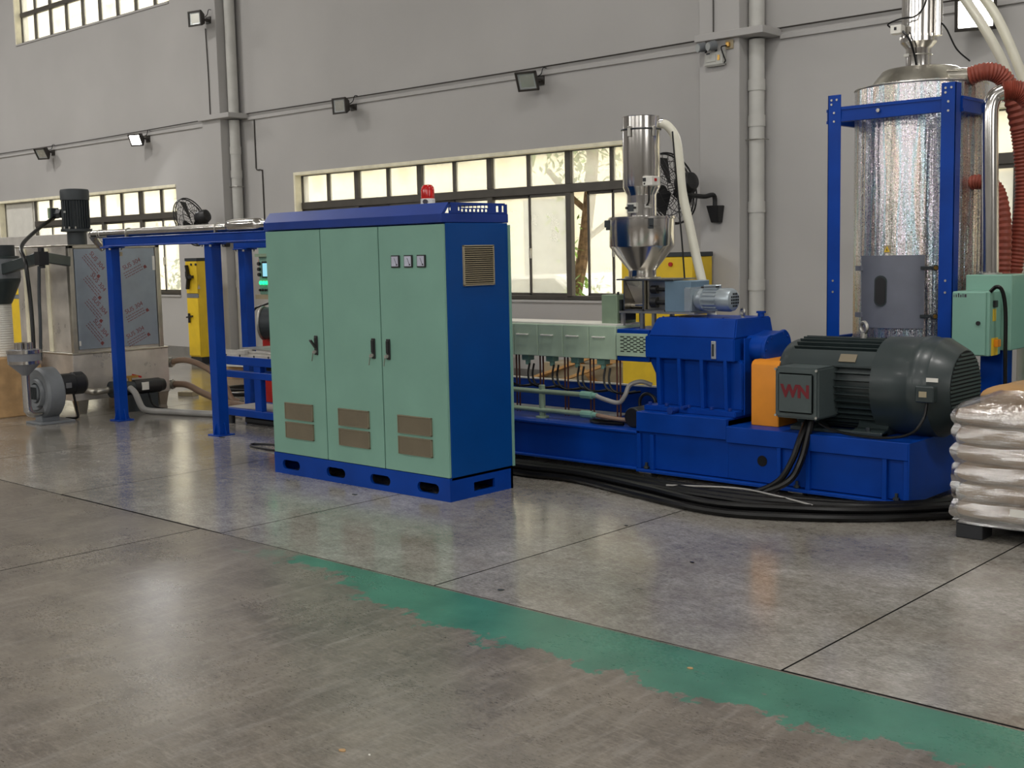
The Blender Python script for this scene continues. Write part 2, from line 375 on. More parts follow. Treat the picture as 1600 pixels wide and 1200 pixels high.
def text(body, size, mat, parent, M4, name='lettering', depth=.0006, label=None, bold=0.):
    cu = bpy.data.curves.new(name, 'FONT'); cu.body = body; cu.size = size; cu.extrude = depth; cu.offset = bold; cu.align_x = 'CENTER'; cu.align_y = 'CENTER'
    t = bpy.data.objects.new(name, cu); COL.objects.link(t); me = bpy.data.meshes.new_from_object(t); bpy.data.objects.remove(t, do_unlink=True)
    O = org(parent); me.transform(Matrix.Translation(-O) @ M4); me.materials.clear(); me.materials.append(MATS[mat])
    o = bpy.data.objects.new(name, me); COL.objects.link(o); o.parent = parent; ORG[o.name] = O.copy()
    if label: o['label'] = label
    return o
def face_mat(c, right, up):
    right = Vector(right).normalized(); up = Vector(up).normalized(); n = right.cross(up)
    return Matrix(((right.x, up.x, n.x, c[0]), (right.y, up.y, n.y, c[1]), (right.z, up.z, n.z, c[2]), (0, 0, 0, 1)))
def struct(o, label): return tag(o, label, kind='structure')
def bolts(parent, pts, axis, r=.008, h=.008, mat='zinc', name='bolt'):
    first = None
    for p in pts:
        if first is None:
            first = G().cyl(p, Vector(p)+Vector(axis)*h, r, n=8).build(name, mat, parent); p0 = Vector(p)
        else: share(first, parent, Vector(p)-p0)
# ================================================================ the hall
YW = 10.8
fl = G().box(-32, 14, -12, 11.1, -.25, -.03).build('floor', 'dark_hole', smooth=False); struct(fl, 'concrete slab floor of the hall')
def slab(x0, x1, y0, y1, g=(.003, .003, .003, .003)):
    o = G().box(x0+g[0], x1-g[1], y0+g[2], y1-g[3], -.03, 0).build('slab', 'floor', fl, smooth=False)
    o.data.materials.append(MATS['joint_dirt'])                      # dirt-caked joint faces
    for p in o.data.polygons:
        if abs(p.normal.z) < .5: p.material_index = 1
bx = [-32, -18.6, -16.77, -14.94, -13.1, -11.29, -9.46, -7.63, -5.77, -4.02, -2.18, -.35, 1.5, 14]
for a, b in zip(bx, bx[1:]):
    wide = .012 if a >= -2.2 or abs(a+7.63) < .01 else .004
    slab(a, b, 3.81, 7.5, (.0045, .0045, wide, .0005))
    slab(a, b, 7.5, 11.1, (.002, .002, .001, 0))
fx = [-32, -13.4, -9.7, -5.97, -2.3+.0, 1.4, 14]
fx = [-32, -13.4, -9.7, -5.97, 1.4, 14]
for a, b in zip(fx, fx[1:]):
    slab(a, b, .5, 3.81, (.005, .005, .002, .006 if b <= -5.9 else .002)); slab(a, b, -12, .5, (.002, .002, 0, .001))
for k, (x, y, s, mt) in enumerate(((-2.876, 2.31, .016, 'cardboard'), (-2.784, 2.342, .006, 'white_plastic'), (-3.3, 4.9, .014, 'black_rubber'), (-3.72, 3.95, .02, 'dark_motor'), (-2.45, 3.62, .014, 'cardboard'), (-8.9, 5.95, .03, 'dark_motor'), (-4.05, 5.35, .012, 'black_rubber'), (-6.0, 5.0, .02, 'dark_motor'))):
    g = G(); n = 7; rr = [s*random.uniform(.7, 1.2) for _ in range(n)]
    g.prism([(x+rr[i]*math.cos(2*pi*i/n), y+rr[i]*.7*math.sin(2*pi*i/n)) for i in range(n)], 'z', .0002, .003)
    lab = ['tan paper scrap on the bare front floor', 'tiny white shiny scrap on the front floor', 'small black lump on pale floor before the cables', 'flat dark chip on pale floor just past the green paint', 'round tan dot on the green floor paint',
           'dark scrap on the floor between gantry and blue table', 'tiny black crumb on the floor by the cable bundle', 'dark flake on the floor at the cabinet foot'][k]
    tag(g.build('floor_scrap', mt), lab, 'scrap')

def wall_with_holes(name, x0, x1, z0, z1, holes, y0, y1, mat, label):
    xs = sorted({x0, x1, *[h[0] for h in holes], *[h[1] for h in holes]}); g = G()
    for a, b in zip(xs, xs[1:]):
        hs = sorted([(h[2], h[3]) for h in holes if h[0] <= a+1e-6 and h[1] >= b-1e-6]); z = z0
        for p, q in hs:
            if p > z: g.box(a, b, y0, y1, z, p)
            z = q
        if z < z1: g.box(a, b, y0, y1, z, z1)
    return struct(g.build(name, mat, smooth=False), label)
W1 = (-23.41, -17.12, .985, 2.755); W2 = (-14.05, -7.78, .985, 2.755); W4 = (-5.16, 1.1, .985, 2.755)
W3 = (-22.25, -17.05, 5.6, 7.6); W5 = (-14.0, -7.9, 5.6, 7.6); W6 = (-5.1, 1.0, 5.6, 7.6)
wall_with_holes('wall_back', -32, 14, 0, 9, [W1, W2, W4, W3, W5, W6], YW, YW+.26, 'wall_paint', 'grey-white painted long wall with window openings')
def gates(y0, y1, nm, label):
    wall_with_holes(nm, -32, 14, 0, 9, [(x-2.75, x+2.75, 5.3, 7.7) for x in (-19, -10, -1, 8)], y0, y1, 'wall_paint', label)
gates(-12.3, -12, 'wall_front', 'grey-white opposite long wall with high window openings')
struct(G().box(-32.3, -32, -12.3, 11.06, 0, 9).build('wall_left', 'wall_paint'), 'far end wall of the hall')
struct(G().box(14, 14.3, -12.3, 11.06, 0, 9).build('wall_right', 'wall_paint'), 'near end wall of the hall')
struct(G().box(-32.3, 14.3, -12.3, 11.06, 9, 9.2).build('ceiling', 'ceiling_paint'), 'flat pale roof of the hall')
for i, (a, b) in enumerate(((-32, -15.84), (-15.37, -6.956), (-6.49, 14))):
    pass
bb = G()
for a, b in ((-32, -15.84), (-15.37, -6.956), (-6.49, 14)): bb.box(a, b, YW-.006, YW, 0, .15)
struct(bb.build('baseboard_back', 'skirt_paint'), 'dark grey painted skirting along the window wall')

# columns with ledges and moulding
k = 1
for (a, b, d) in ((-15.84, -15.37, 'left'), (-6.956, -6.49, 'right')):
    c = struct(G().box(a, b, 10.5, YW, 0, 9).build('trim_%d' % k, 'wall_paint', bevel=.006), 'grey-white square wall column, the %s one' % d)
    g = G().box(a-.02, b+.30, 10.44, YW-.001, 3.615, 3.685); g.build('ledge', 'wall_paint', c, bevel=.004)
    k += 1
    px = b+.085
    p = thing('downpipe', 'white plastic downpipe in the corner right of the %s column' % d, 'pipe', (px, 10.68, 0))
    G().cyl((px, 10.69, 0), (px, 10.69, 3.6), .078).cyl((px, 10.69, 3.69), (px, 10.69, 9), .078).build('pipe', 'pvc_white', p)
    for z in (1.12, 1.9, 2.75, 3.1):
        G().cyl((px, 10.69, z), (px, 10.69, z+.11), .086).build('coupling', 'pvc_white', p)
    G().tube([(px-.1, 10.62, 2.62), (px, 10.6, 2.62), (px+.1, 10.62, 2.62), (px+.1, 10.75, 2.62)], .006, 6, 3).build('clamp', 'zinc', p)
g = G()
for a, b in ((-32, -15.84), (-15.08, -6.956), (-6.2, 14)): g.box(a, b, YW-.025, YW, 3.585, 3.63)
struct(g.build('trim_3', 'wall_paint', bevel=.004), 'slim moulding running along the window wall')
def wall_cable(nm, pts, r, label):
    return tag(G().tube(pts, r, 6, 6).build(nm, 'lamp_black'), label, 'cable')
wall_cable('wall_cable', [(-32, 10.77, 3.66), (-24, 10.77, 3.665), (-20, 10.77, 3.655), (-15.9, 10.77, 3.69)], .008, 'thin dark cable along the wall moulding left of the left column')
wall_cable('wall_cable', [(-15.1, 10.77, 3.68), (-12.7, 10.77, 3.675), (-9.2, 10.77, 3.68), (-7.0, 10.77, 3.695)], .008, 'thin dark cable along the wall moulding between the two columns')
wall_cable('wall_cable', [(-6.25, 10.77, 3.69), (-3, 10.77, 3.69), (2, 10.77, 3.69)], .008, 'thin dark cable along the wall moulding behind the drying tank')
wall_cable('wall_cable', [(-15.6, 10.488, 3.7), (-15.6, 10.488, 4.3), (-15.62, 10.488, 4.95)], .008, 'thin cable rising up the left column to its floodlight')
wall_cable('wall_cable', [(-6.78, 10.488, 3.7), (-6.78, 10.488, 5), (-6.78, 10.488, 7)], .007, 'thin cable rising up the right column above its ledge')
wall_cable('wall_conduit', [(-14.93, 10.79, 3.6), (-14.93, 10.79, 3.0), (-14.92, 10.79, 2.86), (-14.8, 10.79, 2.84), (-14.78, 10.79, 2.7), (-14.78, 10.79, 1.5)], .01, 'grey conduit dropping down the wall beside the left column')

# windows ---------------------------------------------------------
def window(n, W, npanes, sash, label, blocked=0, tz=(2.235, 2.335), fixed_top=True, openpane=None):
    x0, x1, z0, z1 = W; ya, yb = 10.9, 10.96
    o = thing('window_%d' % n, label, None, ((x0+x1)/2, ya, z0)); 
    if 'category' in o: del o['category']
    o['kind'] = 'structure'
    xa = x0+blocked; p = (x1-xa)/npanes
    g = G().box(xa, x1, ya, yb, z1-.05, z1).box(xa, x1, ya, yb, z0, z0+.05).box(xa, xa+.05, ya, yb, z0, z1).box(x1-.05, x1, ya, yb, z0, z1)
    g.build('window_frame', 'window_frame', o, bevel=.004)
    G().box(xa, x1, ya-.012, yb, tz[0], tz[1]).build('transom', 'window_frame', o, bevel=.005)
    for i in range(1, npanes):
        wd = (.042 if i % 2 == 0 else .022) if sash else .022
        G().box(xa+i*p-wd, xa+i*p+wd, ya-(.012 if i % 2 == 0 else 0), yb, tz[1], z1-.04).build('mullion', 'window_frame', o, bevel=.004)
        if i % 2 == 0 or not sash:
            G().box(xa+i*p-wd+.002, xa+i*p+wd-.002, ya-.010, yb, z0+.04, tz[0]).build('mullion', 'window_frame', o, bevel=.004) if not sash else G().box(xa+i*p-.04, xa+i*p+.04, ya-.012, yb, z0+.04, tz[0]).build('mullion', 'window_frame', o, bevel=.004)
    for i in range(npanes):
        G().box(xa+i*p+.02, xa+(i+1)*p-.02, ya+.03, ya+.034, tz[1]-.01, z1-.04).build('pane', 'dusty_glass', o, smooth=False)
        if sash:
            a, b = xa+i*p, xa+(i+1)*p
            y = ya+.004 if i % 2 else ya+.03
            if i == openpane: a += .25; b += .25; y = ya+.03
            s = G().box(a+.0, a+.028, y, y+.025, z0+.04, tz[0]).box(b-.028, b+.0, y, y+.025, z0+.04, tz[0]).box(a, b, y, y+.025, z0+.04, z0+.08).box(a, b, y, y+.025, tz[0]-.035, tz[0]).build('sash', 'window_frame', o, bevel=.003)
            G().box(a+.03, b-.03, y+.01, y+.014, z0+.06, tz[0]-.03).build('pane', 'dusty_glass', s, smooth=False)
            if i % 2 == 1:
                G().box(a+.01, a+.035, y-.02, y, 1.48, 1.6).beam((a+.02, y-.02, 1.58), (a+.07, y-.05, 1.48), .012, .012).build('latch', 'zinc', s)
        else:
            G().box(xa+i*p+.02, xa+(i+1)*p-.02, ya+.03, ya+.034, z0+.04, tz[0]+.01).build('pane', 'dusty_glass', o, smooth=False)
    G().box(x0, x1, YW-.012, ya, z1-.04, z1+.004).build('lit_head_band', 'bright_cream', o, bevel=.003); G().box(x0, x0+.04, YW-.012, ya, z0, z1-.04).build('lit_jamb_band', 'bright_cream', o, bevel=.003)  # pale cream colour stands in for daylight on soffit and jamb
    s = G().box(x0-.0, x1+.0, YW-.02, ya, z0-.03, z0).build('window_sill', 'wall_paint', o, bevel=.004)
    return o
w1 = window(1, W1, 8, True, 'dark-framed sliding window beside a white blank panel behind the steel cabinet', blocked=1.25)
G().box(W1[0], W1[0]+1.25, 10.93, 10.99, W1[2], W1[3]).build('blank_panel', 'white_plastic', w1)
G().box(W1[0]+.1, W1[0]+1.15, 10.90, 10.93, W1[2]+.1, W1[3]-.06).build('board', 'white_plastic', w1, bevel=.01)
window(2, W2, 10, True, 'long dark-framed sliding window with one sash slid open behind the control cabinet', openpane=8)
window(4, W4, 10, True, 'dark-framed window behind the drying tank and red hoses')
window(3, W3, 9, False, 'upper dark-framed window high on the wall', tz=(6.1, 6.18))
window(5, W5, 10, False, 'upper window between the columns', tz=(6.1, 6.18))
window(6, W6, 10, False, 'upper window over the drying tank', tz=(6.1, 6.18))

# floodlights -----------------------------------------------------
def floodlight(p, yawd, tilt, label, s=.25, lit=False, wall=YW):
    t = thing('floodlight', label, 'floodlight', p, 'floodlights along the window wall')
    R = Matrix.Rotation(math.radians(yawd), 3, 'Z') @ Matrix.Rotation(math.radians(tilt), 3, 'X'); P = Vector(p)
    def T(g): g.v = [R @ v + P for v in g.v]; return g
    h = s*.42
    T(G().add([(-s/2, -.05, -h), (s/2, -.05, -h), (s/2, -.05, h), (-s/2, -.05, h), (-s/2*.62, .06, -h*.62), (s/2*.62, .06, -h*.62), (s/2*.62, .06, h*.62), (-s/2*.62, .06, h*.62)], [(0, 3, 2, 1), (4, 5, 6, 7), (0, 1, 5, 4), (1, 2, 6, 5), (2, 3, 7, 6), (3, 0, 4, 7)])).build('housing', 'lamp_black', t, bevel=.004)
    b = s*.09
    T(G().box(-s/2, s/2, -.075, -.05, h-b, h).box(-s/2, s/2, -.075, -.05, -h, -h+b).box(-s/2, -s/2+b, -.075, -.05, -h, h).box(s/2-b, s/2, -.075, -.05, -h, h)).build('bezel', 'lamp_black', t, bevel=.003)
    gl = T(G().box(-s/2+b, s/2-b, -.058, -.052, -h+b, h-b)).build('glass', 'lit_lamp' if lit else 'reflector', t)
    if not lit:
        a = s*.13
        T(G().add([(-s/2+b, -.06, -h+b), (s/2-b, -.06, -h+b), (s/2-b, -.06, h-b), (-s/2+b, -.06, h-b), (-a, -.054, -a), (a, -.054, -a), (a, -.054, a), (-a, -.054, a)], [(0, 1, 5, 4), (1, 2, 6, 5), (2, 3, 7, 6), (3, 0, 4, 7)])).build('reflector', 'gauge_glass', t)
    G().beam(P+R @ Vector((0, .05, 0)), (p[0]+.02, wall, p[2]), .05, .03).box(p[0]-.04, p[0]+.08, wall-.012, wall, p[2]-.05, p[2]+.05).build('bracket', 'lamp_black', t)
    G().tube([P+R @ Vector((.02, .06, 0)), (p[0]+.07, wall-.06, p[2]+.06), (p[0]+.1, wall-.05, p[2]+.13), (p[0]+.14, wall-.03, p[2]+.13)], .006, 6).build('lead', 'black_rubber', t)
    if lit:
        d = bpy.data.lights.new('floodlight_glow', 'AREA'); d.size = s*.7; d.energy = 14
        o = bpy.data.objects.new('floodlight_glow', d); COL.objects.link(o); o.parent = t
        o.matrix_local = Matrix.Translation(R @ Vector((0, -.15, 0))) @ (R @ Matrix.Rotation(math.radians(-90), 3, 'X')).to_4x4()
floodlight((-15.56, 10.33, 5.06), 12, 2, 'floodlight on the left column above its ledge', .26, wall=10.5)
floodlight((-12.70, 10.62, 3.555), 6, 4, 'square unlit floodlight under the wall cable, left of the two between the columns', .25)
floodlight((-9.36, 10.62, 3.53), 14, 24, 'wide unlit floodlight tilted down, right of the two between the columns', .27)
floodlight((-21.1, 10.62, 3.54), 18, 30, 'unlit floodlight farthest left on the wall', .26)
floodlight((-17.88, 10.62, 3.53), 20, 25, 'brightly lit floodlight on the wall left of the left column', .24, lit=True)
floodlight((-4.2, 10.62, 3.53), 20, 18, 'brightly lit floodlight behind the white hoses over the tank', .34, lit=True)

# emergency light on the right column
e = thing('emergency_light', 'twin-head emergency light box on the right column', 'light', (-6.75, 10.5, 3.38))
G().box(-6.86, -6.63, 10.44, 10.5, 3.36, 3.5).build('body', 'light_grey', e, bevel=.012, seg=2)
G().box(-6.835, -6.72, 10.435, 10.44, 3.4, 3.475).build('front_plate', 'light_grey', e, bevel=.003)
G().box(-6.70, -6.675, 10.434, 10.44, 3.41, 3.46).build('indicator', 'brass', e)
G().box(-6.83, -6.79, 10.434, 10.44, 3.478, 3.49).build('badge', 'dark_print', e)
for x in (-6.85, -6.73):
    h = G().cyl((x, 10.44, 3.56), (x-.03, 10.36, 3.54), .05, .042).build('lamp_head', 'casting_grey', e, bevel=.004)
    G().cyl((x-.0305, 10.359, 3.5395), (x-.032, 10.355, 3.539), .038).build('lens', 'gauge_glass', h)
    G().cyl((x, 10.46, 3.5), (x, 10.46, 3.55), .012).build('swivel', 'dark_motor', e)
s = thing('socket_box', 'small socket with plug beside the emergency light', 'socket', (-6.6, 10.5, 3.55))
G().box(-6.64, -6.55, 10.485, 10.5, 3.51, 3.6).build('plate', 'vent_tan', s, bevel=.004)
G().box(-6.615, -6.58, 10.45, 10.485, 3.53, 3.575).build('plug', 'brass', s, bevel=.004)
G().tube([(-6.6, 10.45, 3.54), (-6.65, 10.43, 3.53), (-6.63, 10.43, 3.46), (-6.61, 10.44, 3.4), (-6.63, 10.45, 3.38)], .007, 6).build('lead', 'black_rubber', s)

# ================================================================ outside the windows
struct(G().box(-60, 30, 11.1, 60, -.5, -.3).build('ground_outside', 'asphalt'), 'pale paved yard outside the windows')
b = thing('office_building', 'pale cream building with grey windows seen through the windows', 'building', (-16, 22, -.3))
G().box(-56, 24, 22, 30, -.3, 14).build('wall', 'facade', b, smooth=False)
for z in (3.1, 6.7, 10.2): G().box(-56, 24, 21.75, 22, z, z+.28).build('ledge', 'facade', b)
w0 = None
for i in range(20):
    for j, z in enumerate((.7, 3.9, 7.5)):
        x = -52+i*3.6+(j % 2)*.2
        if w0 is None: w0 = G().box(x, x+1.5, 21.93, 22.05, z, z+2.1).build('window', 'facade_window', b, smooth=False); w00 = Vector((x, 0, z))
        else: share(w0, b, Vector((x, 0, z))-w00)
pl0 = None
for i in range(20):
    x = -53.4+i*3.6
    if pl0 is None: pl0 = G().box(x, x+.7, 21.8, 22, -.3, 14).build('pilaster', 'facade', b, smooth=False); px0 = x
    else: share(pl0, b, (x-px0, 0, 0))
def leaves(c, rad, n, sz):
    g = G()
    for i in range(n):
        d = Vector((random.gauss(0, 1), random.gauss(0, 1), random.gauss(0, 1))).normalized()*random.random()**.4
        p = Vector(c)+Vector((d.x*rad[0], d.y*rad[1], d.z*rad[2])); a = Vector((random.gauss(0, 1), random.gauss(0, 1), random.gauss(0, .6)-.4)).normalized(); x, y, _ = frame_for(a); s = sz*random.uniform(.6, 1.3)
        g.add([p, p+a*s*.5+x*s*.22, p+a*s, p+a*s*.5-x*s*.22], [(0, 1, 2, 3)])
    return g
def tree(nm, pts, r, branches, crowns, label, mat):
    t = thing(nm, label, 'tree', pts[0])
    g = G().tube(pts, r, 9, 5)
    for br in branches: g.tube(br, r*.5, 7, 4)
    g.build('trunk', 'bark', t)
    for c, rad, n, sz in crowns: leaves(c, rad, n, sz).build('foliage', mat, t, kind='stuff', smooth=False)
tree('yard_tree', [(-10.98, 13.2, -.3), (-10.88, 13.2, .7), (-10.74, 13.2, 1.3), (-10.62, 13.2, 1.9), (-10.5, 13.2, 2.8), (-10.5, 13.2, 4)], .085, [[(-10.66, 13.2, 1.7), (-10.2, 13.3, 2.0), (-9.7, 13.2, 2.1), (-9.5, 13.2, 2.6)], [(-10.6, 13.2, 2.1), (-11.0, 13.2, 2.4), (-11.3, 13.2, 2.7)]],
     [((-10.7, 13.2, 3.0), (.9, .5, .7), 420, .16), ((-9.6, 13.3, 2.9), (.7, .5, .6), 260, .15), ((-10.9, 13.1, 1.9), (.3, .3, .6), 70, .14), ((-10.5, 13, .95), (.45, .3, .3), 160, .12)], 'leaning leafy tree just outside the open window sash', 'leaf')
tree('yard_tree', [(-22.3, 14.5, -.3), (-22.2, 14.5, 1.2), (-22.4, 14.5, 3)], .1, [], [((-22.3, 14.4, 1.1), (1.1, .6, .6), 420, .16), ((-22.0, 14.4, 2.4), (1.0, .6, .6), 160, .15)], 'green shrubby tree outside the window left of the yellow cabinet', 'leaf_dark')
def car(x, y, s, mat, label):
    t = thing('parked_car', label, 'car', (x, y, -.3), 'cars parked in the yard'); z = -.3
    prof = [(-2.1, .35), (-2.15, .75), (-1.3, .92), (-.75, 1.42), (.75, 1.45), (1.45, .98), (2.1, .85), (2.15, .35)]
    G().prism([(x+s*a, z+h) for a, h in prof], 'y', y-.85, y+.85).build('body', mat, t, bevel=.05, seg=2)
    G().prism([(x+s*a, z+h) for a, h in ((-1.12, .95), (-.68, 1.36), (.68, 1.38), (1.22, .98))], 'y', y-.87, y+.87).build('side_glass', 'car_glass', t)
    for a in (-1.3, 1.3):
        G().cyl((x+s*a, y-.88, z+.32), (x+s*a, y-.66, z+.32), .32).cyl((x+s*a, y+.66, z+.32), (x+s*a, y+.88, z+.32), .32).build('wheel_pair', 'tyre', t)
car(-14.6, 17.2, 1, 'car_white', 'white car parked in the yard left of the leaning tree')
car(-11.9, 19.4, -1, 'car_white', 'white car parked in the yard right of the leaning tree')
car(-19.4, 17.6, 1, 'car_grey', 'silver car parked in the yard behind the control cabinet')
# ================================================================ three-door control cabinet
def slot_panel(g, u0, u1, z0, z1, slots, put):
    """panel in (u,z) with rectangular slots; put(u0,u1,z0,z1) adds a box"""
    us = sorted({u0, u1, *[s[0] for s in slots], *[s[1] for s in slots]})
    for a, b in zip(us, us[1:]):
        hs = sorted((s[2], s[3]) for s in slots if s[0] <= a+1e-6 and s[1] >= b-1e-6); z = z0
        for p, q in hs:
            if p > z: put(a, b, z, p)
            z = q
        if z < z1: put(a, b, z, z1)
CX0, CX1, CY0, CY1 = -7.125, -5.31, 5.20, 5.785
cab = thing('control_cabinet', 'mint green three-door control cabinet with blue side, roof and plinth', 'cabinet', (-6.22, 5.5, 0))
# plinth: hollow frame with fork slots
def rounded_slot_front(g, x0, x1, z0, z1, y0, y1, cx, hw, hh):
    pass
pl = G()
sl = [(-6.93, .088), (-6.43, .088), (-5.97, .088), (-5.51, .088)]
xs = [CX0]
for c, z in sl: xs += [c-.1, c+.1]
xs.append(CX1)
for i in range(0, len(xs), 2): pl.box(xs[i], xs[i+1], CY0, CY0+.02, 0, .149)
for c, z in sl:
    N_ = 10; r = .033
    top = [(c-.1, .149), (c-.1, .07)]+[(c-.067-r*math.cos(t), .07+r*math.sin(t)) for t in [pi/2*k/5 for k in range(6)]]+[(c+.067+r*math.sin(t), .07+r*math.cos(t)) for t in [pi/2*k/5 for k in range(6)]]+[(c+.1, .07), (c+.1, .149)]
    bot = [(c-.1, 0), (c-.1, .07)]+[(c-.067-r*math.cos(t), .07-r*math.sin(t)) for t in [pi/2*k/5 for k in range(6)]]+[(c+.067+r*math.sin(t), .07-r*math.cos(t)) for t in [pi/2*k/5 for k in range(6)]]+[(c+.1, .07), (c+.1, 0)]
    pl.prism(top, 'y', CY0, CY0+.02); pl.prism(bot, 'y', CY0, CY0+.02)
slot_panel(pl, CY0+.02, CY1, 0, .149, [(5.415, 5.61, .036, .095)], lambda a, b, c, d: pl.box(CX1-.02, CX1, a, b, c, d))
pl.box(CX0, CX0+.02, CY0+.02, CY1, 0, .149).box(CX0, CX1, CY1-.02, CY1, 0, .149).box(CX0, CX1, CY0+.02, CY1, .135, .149)
pl.build('plinth', 'blue', cab)
G().box(CX0+.004, CX1, CY0+.022, CY1, .149, 1.742).build('body', 'blue_cab', cab, bevel=.003)
G().box(CX1-.03, CX1+.006, CY1-.002, CY1+.018, .149, 1.73).build('rear_door_edge', 'mint', cab)
hv = [(-7.121, -6.513), (-6.505, -5.918), (-5.910, -5.314)]
handles = [(-6.587, True), (-5.989, False), (-5.842, False)]
for (a, b), (hx, lifted) in zip(hv, handles):
    d = G().box(a, b, CY0, CY0+.022, .152, 1.736).build('door', 'mint', cab, bevel=.003)
    h = G().box(hx-.017, hx+.017, CY0-.010, CY0, .878, 1.012).build('handle', 'black_plastic', d, bevel=.003)
    hz = .885
    hg = G().box(hx-.012, hx+.012, CY0-.018, CY0-.01, .92, 1.0)
    if lifted: hg = G().beam((hx, CY0-.012, .93), (hx-.0, CY0-.055, .985), .022, .012).box(hx-.012, hx+.012, CY0-.014, CY0-.01, .92, 1.0)
    hg.build('lever', 'black_plastic', d, bevel=.002)
    G().cyl((hx, CY0-.012, .9), (hx, CY0-.02, .9), .012, n=12).build('lock', 'zinc', d)
    G().cyl((hx-.012, CY0-.02, .897), (hx-.012, CY0-.023, .897), .012, n=10).beam((hx-.016, CY0-.022, .89), (hx-.03, CY0-.022, .835), .008, .003).build('key', 'zinc', d)
    c = (a+b)/2; vx = {0: -6.808, 1: -6.213, 2: -5.612}[hv.index((a, b))]
    for z0, z1 in ((.408, .522), (.272, .384)):
        g = G().box(vx-.155, vx+.155, CY0-.006, CY0, z0, z1)
        n = 13
        for k in range(n):
            z = z0+(k+.5)*(z1-z0)/n; g.prism([(CY0-.006, z-.0035), (CY0-.012, z-.0035), (CY0-.006, z+.003)], 'x', vx-.15, vx+.15)
        g.box(vx-.157, vx-.15, CY0-.013, CY0, z0, z1).box(vx+.15, vx+.157, CY0-.013, CY0, z0, z1).box(vx-.157, vx+.157, CY0-.013, CY0, z1-.004, z1+.002).box(vx-.157, vx+.157, CY0-.013, CY0, z0-.002, z0+.004)
        g.build('vent', 'vent_dark', d)
for x0 in (-5.783, -5.662, -5.543):
    m = G().box(x0, x0+.075, CY0-.012, CY0, 1.472, 1.55).build('meter', 'black_plastic', cab, bevel=.002)
    G().box(x0+.007, x0+.068, CY0-.014, CY0-.012, 1.48, 1.543).build('dial', 'meter_face', m)
    G().beam((x0+.055, CY0-.015, 1.49), (x0+.035, CY0-.015, 1.532), .003, .001).cyl((x0+.057, CY0-.014, 1.49), (x0+.057, CY0-.016, 1.49), .006, n=8).build('needle', 'dark_print', m)
# side vent with single slats
v = G().box(CX1, CX1+.012, 5.362, 5.372, 1.352, 1.602).box(CX1, CX1+.012, 5.632, 5.642, 1.352, 1.602).box(CX1, CX1+.012, 5.362, 5.642, 1.597, 1.604).box(CX1, CX1+.012, 5.362, 5.642, 1.350, 1.357).build('vent_grille', 'vent_tan', cab); G().box(CX1, CX1+.003, 5.365, 5.64, 1.353, 1.6).build('dark_backing', 'lamp_black', v)  # dark backing paints in the shade of the gaps between slats
s0 = None
for k in range(18):
    z = 1.364+k*.0131
    if s0 is None: s0 = G().prism([(CX1+.003, z+.0035), (CX1+.016, z-.0005), (CX1+.016, z-.003), (CX1+.003, z+.001)], 'y', 5.372, 5.632); s0.v = [Vector((q.x, q.y, q.z)) for q in s0.v]; s0 = s0.build('slat', 'vent_tan', v)
    else: share(s0, v, (0, 0, k*.0131))
# roof: overhanging tray, sloped front, canopy with slotted side
rf = G().box(CX0-.0, CX1+.0, CY0-.012, CY1+.01, 1.744, 1.802).build('roof_tray', 'blue_roof', cab, bevel=.004)
cg = G().prism([(CY0-.008, 1.802), (CY0+.05, 1.868), (CY0+.07, 1.868), (CY0+.02, 1.802)], 'x', CX0+.0, CX1).box(CX0, CX1, CY0+.05, CY1-.02, 1.862, 1.868)
ss = []
for k, (a, b) in enumerate(((5.262, 5.272), (5.335, 5.35),)): ss.append((a, b, 1.818, 1.85))
for k in range(7): ss.append((5.362+k*.036, 5.362+k*.036+.02, 1.812, 1.828)); ss.append((5.362+k*.036, 5.362+k*.036+.031, 1.836, 1.851))
ss += [(5.68, 5.703, 1.812, 1.85), (5.735, 5.752, 1.812, 1.852)]
for xa, xb in ((CX1-.004, CX1), (CX0, CX0+.004)):
    slot_panel(cg, CY0+.055, CY1, 1.802, 1.862, ss, lambda a, b, c, d: cg.box(xa, xb, a, b, c, d))
cg.build('roof_canopy', 'blue_roof', cab)
# warning beacon on the roof
bc = thing('warning_beacon', 'red rotating warning beacon on the cabinet roof', 'beacon', (-5.75, 5.5, 1.868))
G().lathe((-5.75, 5.5, 1.868), [(.052, 0), (.052, .01), (.047, .015), (.047, .042), (.043, .046)]).build('base', 'white_plastic', bc)
G().lathe((-5.75, 5.5, 1.914), [(.044, 0), (.044, .055), (.04, .075), (.028, .088), (.001, .092)]).build('lens', 'red_lens', bc)
G().lathe((-5.75, 5.5, 1.914), [(.012, 0), (.012, .05), (.004, .055)]).box(-5.775, -5.745, 5.495, 5.505, 1.92, 1.985).build('reflector', 'red', bc)
G().cyl((-5.725, 5.455, 1.892), (-5.718, 5.443, 1.892), .016, n=14).build('sounder', 'dark_print', bc)

# ================================================================ extruder
ex = thing('extruder', 'long blue twin-screw extruder with gearbox and green barrel covers', 'machine', (-5.0, 7.0, 0))
YB = 6.6; YR = 7.45
low = G().box(-7.9, -4.9, YB+.02, YR, .06, .305).box(-7.9, -4.9, YB-.0, YR, .295, .313).box(-7.9, -4.9, YB-.012, YR, .045, .062).build('base_beam', 'blue', ex, bevel=.003)
gb = G().box(-4.9, -4.182, YB+.03, YR, .06, .44).box(-4.9, -4.182, YB, YR, .315, .45).box(-4.182, -2.954, YB+.03, YR, .06, .40).box(-4.182, -2.954, YB, YR, .3, .405).box(-4.9, -2.954, YB-.01, YR, .035, .055).build('base_frame', 'blue', ex, bevel=.003)
rb = None
for x in (-4.885, -4.775, -3.80, -3.60, -3.10, -2.968):
    g = G().box(x-.014, x+.014, YB+.004, YB+.05, .055, .3)
    rb = g.build('rib', 'blue', gb, bevel=.002)
